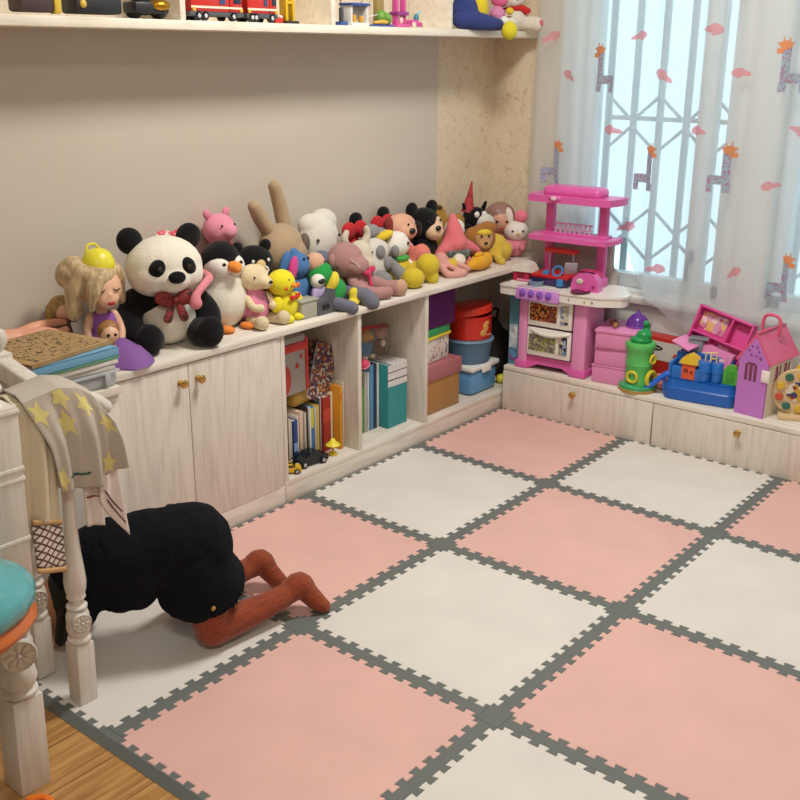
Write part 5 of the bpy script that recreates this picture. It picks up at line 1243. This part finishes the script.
rosette(bedroot, rel((P1[0]+.031, P1[1]-.010), .318), .034, -20)
rosette(bedroot, rel((P2[0]+.022, P2[1]-.006), .224), .022, -15)
rosette(bedroot, rel((P3[0]+.022, P3[1]-.006), .224), .022, -15)
nb = obj('corner_block', mw, [B(rel((P1[0]-.004, P1[1]), .635), (.075, .07, .35), .004)]+[B(rel((P1[0]-.004, P1[1]), z), (.081, .076, .012), .005) for z in (.55, .67, .69, .80)], bedroot)
obj('finial', mw, L(rel((P1[0]-.004, P1[1]), .808), [(.03, 0), (.026, .006), (.014, .01), (.02, .02), (.026, .034), (.02, .05), (0, .058)], 24), bedroot)
obj('finial', mw, L(rel((P3[0]-.03, P3[1]-.02), .79), [(.024, 0), (.022, .006), (.014, .012), (.022, .024), (.027, .04), (.022, .056), (0, .066)], 24), bedroot)
obj('upper_post', mw, B(rel((P3[0]-.03, P3[1]-.02), .66), (.05, .05, .28), .004), bedroot)
def on(s, z, off=0): return Vector((.455+off, -2.45+s, z))
def wrel(v): return v-Vector((P1[0], P1[1], 0))
def bar(a, b_, w, h):
    a, b_ = wrel(Vector(a)), wrel(Vector(b_)); d = b_-a
    q = d.to_track_quat('X', 'Z').to_matrix().to_4x4()
    return AT(Matrix.Translation((a+b_)/2) @ q, B((0, 0, 0), (d.length, w, h), .008, seg=3))
obj('top_rail', mw, T([(*rel((.552, -2.572), .69), .018), (*rel((.47, -2.50), .70), .018), (*rel((.438, -2.43), .722), .018), (*rel((.440, -2.34), .735), .018), (*rel((.438, -2.27), .715), .018), (*rel((.438, -2.235), .69), .017)], 16), bedroot)
obj('cross_rail', mw, bar((.25, -2.365, .775), (.45, -2.352, .725), .04, .045), bedroot)
obj('cross_panel', mw, bar((.29, -2.347, .69), (.44, -2.345, .64), .014, .12), bedroot)
obj('lower_rail', mw, bar((.283, -2.347, .545), (.447, -2.338, .545), .022, .03), bedroot)

from mathutils import Quaternion
bedroot.rotation_euler = Quaternion((-.631, .776, 0), R(1.5)).to_euler()     # the old frame leans a little
# ------------------------------------------------------------------ cloths hung over the bed end
def lerp_poly(pts, t):
    for (a, va), (c, vc) in zip(pts, pts[1:]):
        if t <= c: return va+(vc-va)*(t-a)/(c-a)
    return pts[-1][1]
def SL(i, *shapes):
    def f(bm):
        n = len(bm.faces)
        for s in shapes: s(bm)
        bm.faces.ensure_lookup_table()
        for k_ in range(n, len(bm.faces)): bm.faces[k_].material_index = i
    return f
def sheet(sl, sr, zt, zb, off, amp, freq, ph=0, back=.10):
    """front fall of a cloth; the first part of v comes up from behind the rail"""
    def f(u, v, lift=0):
        vb = .14
        if v < vb:
            t = v/vb; s = sl[0][1]+(sr[0][1]-sl[0][1])*u; z = lerp_poly(zt, u)
            if t < .6: return on(s, z-back*(1-t/.6)-.012, -.056)
            a = PI*(1-(t-.6)/.4); return on(s, z-.012+.014*SIN(a), -.028+.028*COS(a)+off*(t-.6)/.4)
        t = (v-vb)/(1-vb)
        s = lerp_poly(sl, t)+(lerp_poly(sr, t)-lerp_poly(sl, t))*u
        z0, z1 = lerp_poly(zt, u), lerp_poly(zb, u); z = z0-.012+(z1-z0+.012)*t
        fold = amp*min(1, t*2.2)*(SIN(freq*u*2*PI+ph+.8*t)+.45*SIN(2.3*freq*u*2*PI+1+2*t))
        return on(s, z, off+fold+lift+.008*SIN(t*PI))
    return f
def star_on(fn, u0, v0, ru, rv, rot, n=5, k=4):
    poly = star(n, 1, .5, rot)
    def f(bm):
        c = bm.verts.new(fn(u0, v0, .0022)); rs = []
        for j in range(1, k+1): rs.append([bm.verts.new(fn(min(1, max(0, u0+p[0]*ru*j/k)), min(1, max(.15, v0+p[1]*rv*j/k)), .0022)) for p in poly])
        m = len(poly)
        for i in range(m): bm.faces.new((c, rs[0][i], rs[0][(i+1) % m]))
        for a, d in zip(rs, rs[1:]):
            for i in range(m): bm.faces.new((a[i], d[i], d[(i+1) % m], a[(i+1) % m]))
    return f
f1 = sheet([(0, .016), (.5, .06), (1, .080)], [(0, .198), (.25, .22), (1, .241)], [(0, .770), (.45, .782), (.68, .772), (.88, .745), (1, .71)], [(0, .548), (.3, .538), (.6, .531), (.66, .545), (1, .556)], .034, .009, 2.1)
thing('star_towel', 'grey towel with yellow stars draped over the white bed end', 'towel', (0, 0, 0), [
    ('cloth', cloth('bdb3a6'), G(f1, 60, 48), {'solid': .003}),
    *[('star_print', cloth('dccf88'), [star_on(f1, u, v, .115, .13, a)]) for u, v, a in [(.10, .27, 80), (.36, .42, 60), (.66, .29, 100), (.88, .45, 95), (.78, .89, 70), (.05, .87, 80), (.42, .2, 90)]],
    ('stitched_mark', cloth('2f5a52'), [T([(*f1(.18+.035*i, .865+.006*(i % 2), .003), .0022) for i in range(9)], 6, 1)])])
f2 = sheet([(0, .004), (.5, -.012), (1, -.018)], [(0, .062), (.3, .08), (1, .080)], [(0, .762), (1, .768)], [(0, .46), (.2, .425), (.38, .475), (.5, .495), (1, .473)], .026, .008, 1.4, 1.8, .06)
f2b_ = lambda u, v, l=0: on(.008+.070*u, .499-.026*u-.098*v, .030+.004*SIN(4*u+1))
def band(u, v): return f2b_(u, v)
m_lat, nt, b, o_ = _new('lattice knit')
ck = nt.nodes.new('ShaderNodeTexWave'); ck.inputs['Scale'].default_value = 26; ck.inputs['Distortion'].default_value = .6
mp = nt.nodes.new('ShaderNodeMapping'); mp.inputs['Rotation'].default_value = (0, R(45), R(25))
tc = nt.nodes.new('ShaderNodeTexCoord'); nt.links.new(tc.outputs['Object'], mp.inputs['Vector']); nt.links.new(mp.outputs[0], ck.inputs['Vector'])
ck2 = nt.nodes.new('ShaderNodeTexWave'); ck2.inputs['Scale'].default_value = 26; ck2.inputs['Distortion'].default_value = .6
mp2 = nt.nodes.new('ShaderNodeMapping'); mp2.inputs['Rotation'].default_value = (0, R(-45), R(25)); nt.links.new(tc.outputs['Object'], mp2.inputs['Vector']); nt.links.new(mp2.outputs[0], ck2.inputs['Vector'])
mn = nt.nodes.new('ShaderNodeMath'); mn.operation = 'MINIMUM'; nt.links.new(ck.outputs['Fac'], mn.inputs[0]); nt.links.new(ck2.outputs['Fac'], mn.inputs[1])
nt.links.new(_ramp(nt, mn.outputs[0], [(.1, hexlin('5f4640')), (.3, hexlin('d9cbbd'))]), b.inputs['Base Color']); b.inputs['Roughness'].default_value = .95
tan_c = cloth('c9a274')
thing('scarf', 'cream knitted scarf hanging from the bed corner, ending in a brown lattice border', 'scarf', (0, 0, 0), [
    ('cloth', cloth('d9ccb0'), G(f2, 40, 44), {'solid': .004}),
    ('lattice_border', m_lat, G(band, 24, 12), {'solid': .004}),
    ('edge_band', tan_c, G(lambda u, v: f2b_(u, -.12+.12*v)+Vector((.002, .001, 0)), 24, 2), {'solid': .004}),
    ('edge_band', tan_c, G(lambda u, v: f2b_(u, 1+.13*v), 24, 2), {'solid': .004})])
f3a = lambda u, v: on(.142+.044*u, .56-.118*v-.012*u, .016+.004*SIN(u*7+1))
f3b = lambda u, v: on(.176+.052*u+.014*v*u, .572-(.085+.10*u)*v, .020+.007*SIN(u*6+v*2))
thing('baby_trousers', 'pale pink cloth trousers with dark stripes hanging below the star towel', 'clothing', (0, 0, 0), [
    ('leg', cloth('e0d4ca'), G(f3a, 14, 16), {'solid': .004}), ('leg', cloth('e2d6ce'), G(f3b, 18, 18), {'solid': .004}),
    ('stripe', cloth('6a4448'), [T([(*(f3b(.18+.08*i, .58+.02*i)+Vector((.004, .002, 0))), .0016) for i in range(9)], 6, 1), T([(*(f3b(.3+.08*i, .74+.02*i)+Vector((.004, .002, 0))), .0016) for i in range(8)], 6, 1)]),
    ('stripe', cloth('9a3f3f'), [T([(*(f3a(.05+.1*i, .42)+Vector((.004, .002, 0))), .0016) for i in range(10)], 6, 1)])])

# ------------------------------------------------------------------ ride-on toy at the view's edge
tq, orr = plastic('5fa9ae', .18), plastic('c86a30', .35)
thing('ride_on_toy', 'glossy turquoise and orange ride-on toy at the edge of the view by the bed end', 'ride-on toy', (.72, -2.70, 0), [
    ('shell', tq, [E((-.01, -.05, .525), (.13, .165, .064)), E((-.01, -.06, .555), (.105, .135, .062)), E((-.04, -.09, .61), (.06, .05, .08))], {'rm': .006}),
    ('trim', orr, E((-.01, -.052, .482), (.128, .163, .042))),
    ('recess', plastic('2f6a72', .3), [E((.105, -.06, .53), (.014, .03, .012))]),
    ('pole', plastic('d9c22c', .35), T([(-.02, -.06, .47, .014), (-.03, -.06, .06, .014)], 14, 1)),
    ('pedestal', tq, L((-.03, -.10, .06), [(.085, 0), (.075, .05), (.05, .16), (.045, .3), (.07, .38), (.08, .40), (0, .41)], 28)),
    ('base', orr, B((-.03, -.11, .05), (.2, .24, .03), .012)),
    ('wheel*', plastic('4a4a4e', .5), [C((.05, -.03-.0, .035), .035, .02, (-90, 0, 0)), ] ),
    ('knob', plastic('d9c22c', .35), E((-.0, -.055, .64), .016))])
thing('toy_block', 'small bright orange toy piece lying on the wood floor in front of the bed leg', 'toy', (.672, -2.592, 0), [('block', plastic('f07a20', .3), [T([(-.03, -.012, .008, .008), (-.012, .008, .009, .009), (.014, .010, .009, .009)], 12)]), ('stud', plastic('e86a18', .3), E((0, .006, .017), (.006, .006, .003)))])

# ------------------------------------------------------------------ kneeling child
ch = empty('person', (.45, -2.0, .013)); tag(ch, 'child kneeling on all fours in a black dress and rust red tights, head down', 'person')
O = Vector((.45, -2.0, .013))
def w(x, y, z, r): return (x-O.x, y-O.y, z-O.z, r)
def hand(px, py, d):
    """palm and five curled fingers lying on the mat, pointing along angle d"""
    c, s = COS(d), SIN(d)
    def q(a, b_, z, r): return w(px+a*c-b_*s, py+a*s+b_*c, z, r)
    sh = [T([q(-.03, 0, .034, .016), q(0, 0, .026, .018), q(.022, 0, .024, .017)], 12)]
    for i, (ln, off) in enumerate([(.036, -.018), (.043, -.006), (.04, .006), (.03, .017)]):
        sh.append(T([q(.016, off, .026, .0068), q(.016+ln*.55, off*1.25, .027, .0064), q(.016+ln, off*1.35, .0195, .0054)], 8))
    sh.append(T([q(-.012, -.014, .025, .0075), q(.006, -.032, .022, .0068), q(.022, -.036, .0195, .0056)], 8))
    return sh
leg_n = [w(.472, -2.03, .25, .04), w(.492, -2.022, .16, .043), w(.503, -2.008, .062, .040)]
shin_n = [w(.503, -2.008, .062, .040), w(.515, -1.93, .063, .036), w(.53, -1.85, .068, .030), w(.542, -1.775, .078, .024)]
foot_n = [w(.542, -1.775, .08, .027), w(.549, -1.748, .092, .030), w(.566, -1.735, .066, .024), w(.585, -1.722, .042, .021), w(.598, -1.712, .030, .016)]
leg_f = [w(.41, -2.0, .25, .04), w(.372, -1.985, .16, .043), w(.335, -1.965, .066, .040)]
shin_f = [w(.335, -1.965, .066, .040), w(.345, -1.89, .07, .036), w(.36, -1.82, .078, .030), w(.372, -1.755, .085, .024)]
foot_f = [w(.372, -1.755, .085, .027), w(.38, -1.728, .095, .030), w(.398, -1.716, .066, .024), w(.418, -1.705, .042, .021), w(.434, -1.697, .030, .016)]
def grow(ch_, d): return [(x, y, z, r+d) for x, y, z, r in ch_]
hc = (.215, -2.215, .135)
skinm = plastic('d8a584', .5)
body = obj('body', skinm, [T(leg_n), T(shin_n), T(foot_n), T(leg_f), T(shin_f), T(foot_f),
    T([w(.445, -2.025, .285, .085), w(.385, -2.11, .265, .08), w(.315, -2.18, .255, .078), w(.275, -2.195, .24, .066)]),
    T([w(.275, -2.195, .235, .045), w(.24, -2.205, .17, .034)]),
    E((hc[0]-O.x, hc[1]-O.y, hc[2]-O.z), (.066, .07, .078)), E((hc[0]-.03-O.x, hc[1]-.045-O.y, hc[2]-.035-O.z), (.04, .045, .04)), E((hc[0]-.045-O.x, hc[1]-.07-O.y, hc[2]-.03-O.z), (.011, .014, .012)),
    E((hc[0]+.06-O.x, hc[1]-.03-O.y, hc[2]-O.z), (.008, .016, .02)),
    T([w(.325, -2.19, .24, .036), w(.30, -2.24, .12, .028), w(.24, -2.235, .06, .021), w(.208, -2.236, .038, .016)]), *hand(.2, -2.25, -PI/2-.4),
    T([w(.245, -2.13, .24, .036), w(.21, -2.13, .12, .028), w(.175, -2.16, .06, .021), w(.162, -2.175, .038, .016)]), *hand(.16, -2.19, -PI/2-.1)], ch, rm=.0042)
# tights with ribbed knit
m_t, nt, b, o_ = _new('ribbed tights'); wv = nt.nodes.new('ShaderNodeTexNoise'); wv.inputs['Scale'].default_value = 160
nt.links.new(_coords(nt, (1, .12, 1)), wv.inputs['Vector'])
nt.links.new(_ramp(nt, wv.outputs['Fac'], [(.35, hexlin('7d3212')), (.65, hexlin('964019'))]), b.inputs['Base Color']); b.inputs['Roughness'].default_value = .85; b.inputs['Sheen Weight'].default_value = .2
_bump(nt, b, wv.outputs['Fac'], .5, .003)
for a_1, a_2, a_3 in ((leg_n, shin_n, foot_n), (leg_f, shin_f, foot_f)):
    obj('tights', m_t, [T(grow(a_1[1:], .004), 20), T(grow(a_2, .004), 20), T(grow(a_3, .004), 16)], ch, rm=.004)
# dress
m_d, nt, b, o_ = _new('black dress'); b.inputs['Base Color'].default_value = hexlin('15171d'); b.inputs['Roughness'].default_value = .95; b.inputs['Specular IOR Level'].default_value = .12
_bump(nt, b, _noise(nt, _coords(nt), 16, 4, .8), .8, .02)
dress = obj('dress', m_d, [T([w(.447, -2.022, .288, .1), w(.385, -2.11, .275, .098), w(.315, -2.18, .262, .09), w(.265, -2.2, .245, .078)], 24),
    E((.45-O.x, -2.01-O.y, .27-O.z), (.105, .085, .09)),
    AT(_xf((.45-O.x, -2.012-O.y, .205-O.z), (26, 6, 0)), L((0, 0, 0), [(0, .1), (.088, .09), (.1, .05), (.112, .0), (.12, -.05), (.122, -.066), (0, -.06)], 40, squash=.86)),
    E((.365-O.x, -2.135-O.y, .205-O.z), (.08, .07, .075)),
    T([w(.325, -2.185, .245, .05), w(.302, -2.235, .13, .04)], 16), T([w(.245, -2.13, .245, .05), w(.212, -2.13, .13, .04)], 16), E((.34-O.x, -2.165-O.y, .19-O.z), (.07, .06, .07))], ch, rm=.006)
for v_ in dress.data.vertices:
    c = v_.co
    n = noise.noise(Vector((c.x*9+3, c.y*9, c.z*5)))*.014+noise.noise(Vector((c.x*26, c.y*26+5, c.z*10)))*.004
    v_.co = c+v_.normal*n
obj('dress_button', gold, E((.563-O.x, -2.05-O.y, .16-O.z), (.004, .006, .006)), ch)
obj('hair', hair('15110f'), [E((hc[0]+.012-O.x, hc[1]+.012-O.y, hc[2]+.012-O.z), (.074, .076, .084)), T([w(hc[0]+.05, hc[1]-.02, .15, .03), w(hc[0]+.055, hc[1]-.045, .10, .026), w(hc[0]+.045, hc[1]-.06, .06, .016)]), T([w(hc[0]-.045, hc[1]+.03, .15, .03), w(hc[0]-.06, hc[1]+.01, .09, .024), w(hc[0]-.065, hc[1]-.0, .055, .014)])], ch, rm=.005, wobble=.003)

# ------------------------------------------------------------------ lights, sky, camera
wld = bpy.data.worlds.new('sky'); sc.world = wld; wld.use_nodes = True
bg = wld.node_tree.nodes['Background']; bg.inputs['Color'].default_value = (.66, .88, 1.0, 1); bg.inputs['Strength'].default_value = 1.95
LX, LY = .95, -1.15
thing('ceiling_lamp', 'round white ceiling lamp, out of view above the mat', 'lamp', (LX, LY, WZ), [
    ('base', white_paint, C((0, 0, -.03), .27, .03, seg=40)),
    ('rim', white_paint, ring((0, 0, -.045), .265, .015, seg=40))])
def lamp(x, y, z, power, size, col):
    l = bpy.data.lights.new('ceiling_light', 'AREA'); l.shape = 'DISK'; l.size = size; l.energy = power; l.color = col
    o = bpy.data.objects.new('ceiling_light', l); COL.objects.link(o); o.location = (x, y, z); return o
lamp(LX, LY, WZ-.065, 44, .5, (1, .965, .90))
lamp(2.3, -3.4, WZ-.065, 22, .5, (1, .97, .91))  # added fill lamp behind the camera, evens out the room's brightness
thing('ceiling_lamp', 'added fill lamp with a round white ceiling fitting, behind the camera', 'lamp', (2.3, -3.4, WZ), [
    ('base', white_paint, C((0, 0, -.03), .27, .03, seg=40)), ('rim', white_paint, ring((0, 0, -.045), .265, .015, seg=40))])
for x0, x1 in OP:
    l = bpy.data.lights.new('daylight', 'AREA'); l.shape = 'RECTANGLE'; l.size = x1-x0; l.size_y = ZT-ZS
    l.cycles.is_portal = True
    o = bpy.data.objects.new('window_portal', l); COL.objects.link(o); o.location = ((x0+x1)/2, YB+.165, (ZS+ZT)/2); o.rotation_euler = (R(-90), 0, 0)
cd = bpy.data.cameras.new('camera'); cam = bpy.data.objects.new('camera', cd); COL.objects.link(cam); sc.camera = cam
cd.sensor_width = 36; cd.lens = 36*1027.97/800; cd.clip_start = .05; cd.clip_end = 200
yaw, pit, rol = -.684023, .326472, .00512
fw = Vector((SIN(yaw)*COS(pit), COS(yaw)*COS(pit), -SIN(pit))); rt = Vector((COS(yaw), -SIN(yaw), 0)); up = rt.cross(fw)
rt2 = rt*COS(rol)+up*SIN(rol); up2 = -rt*SIN(rol)+up*COS(rol)
mt = Matrix((rt2, up2, -fw)).transposed().to_4x4(); mt.translation = (2.26101, -3.43716, 1.41121)
cam.matrix_world = mt
sc.view_settings.view_transform = 'Standard'; sc.view_settings.look = 'None'; sc.view_settings.gamma = 1; sc.view_settings.exposure = 0
sc.view_settings.use_curve_mapping = False
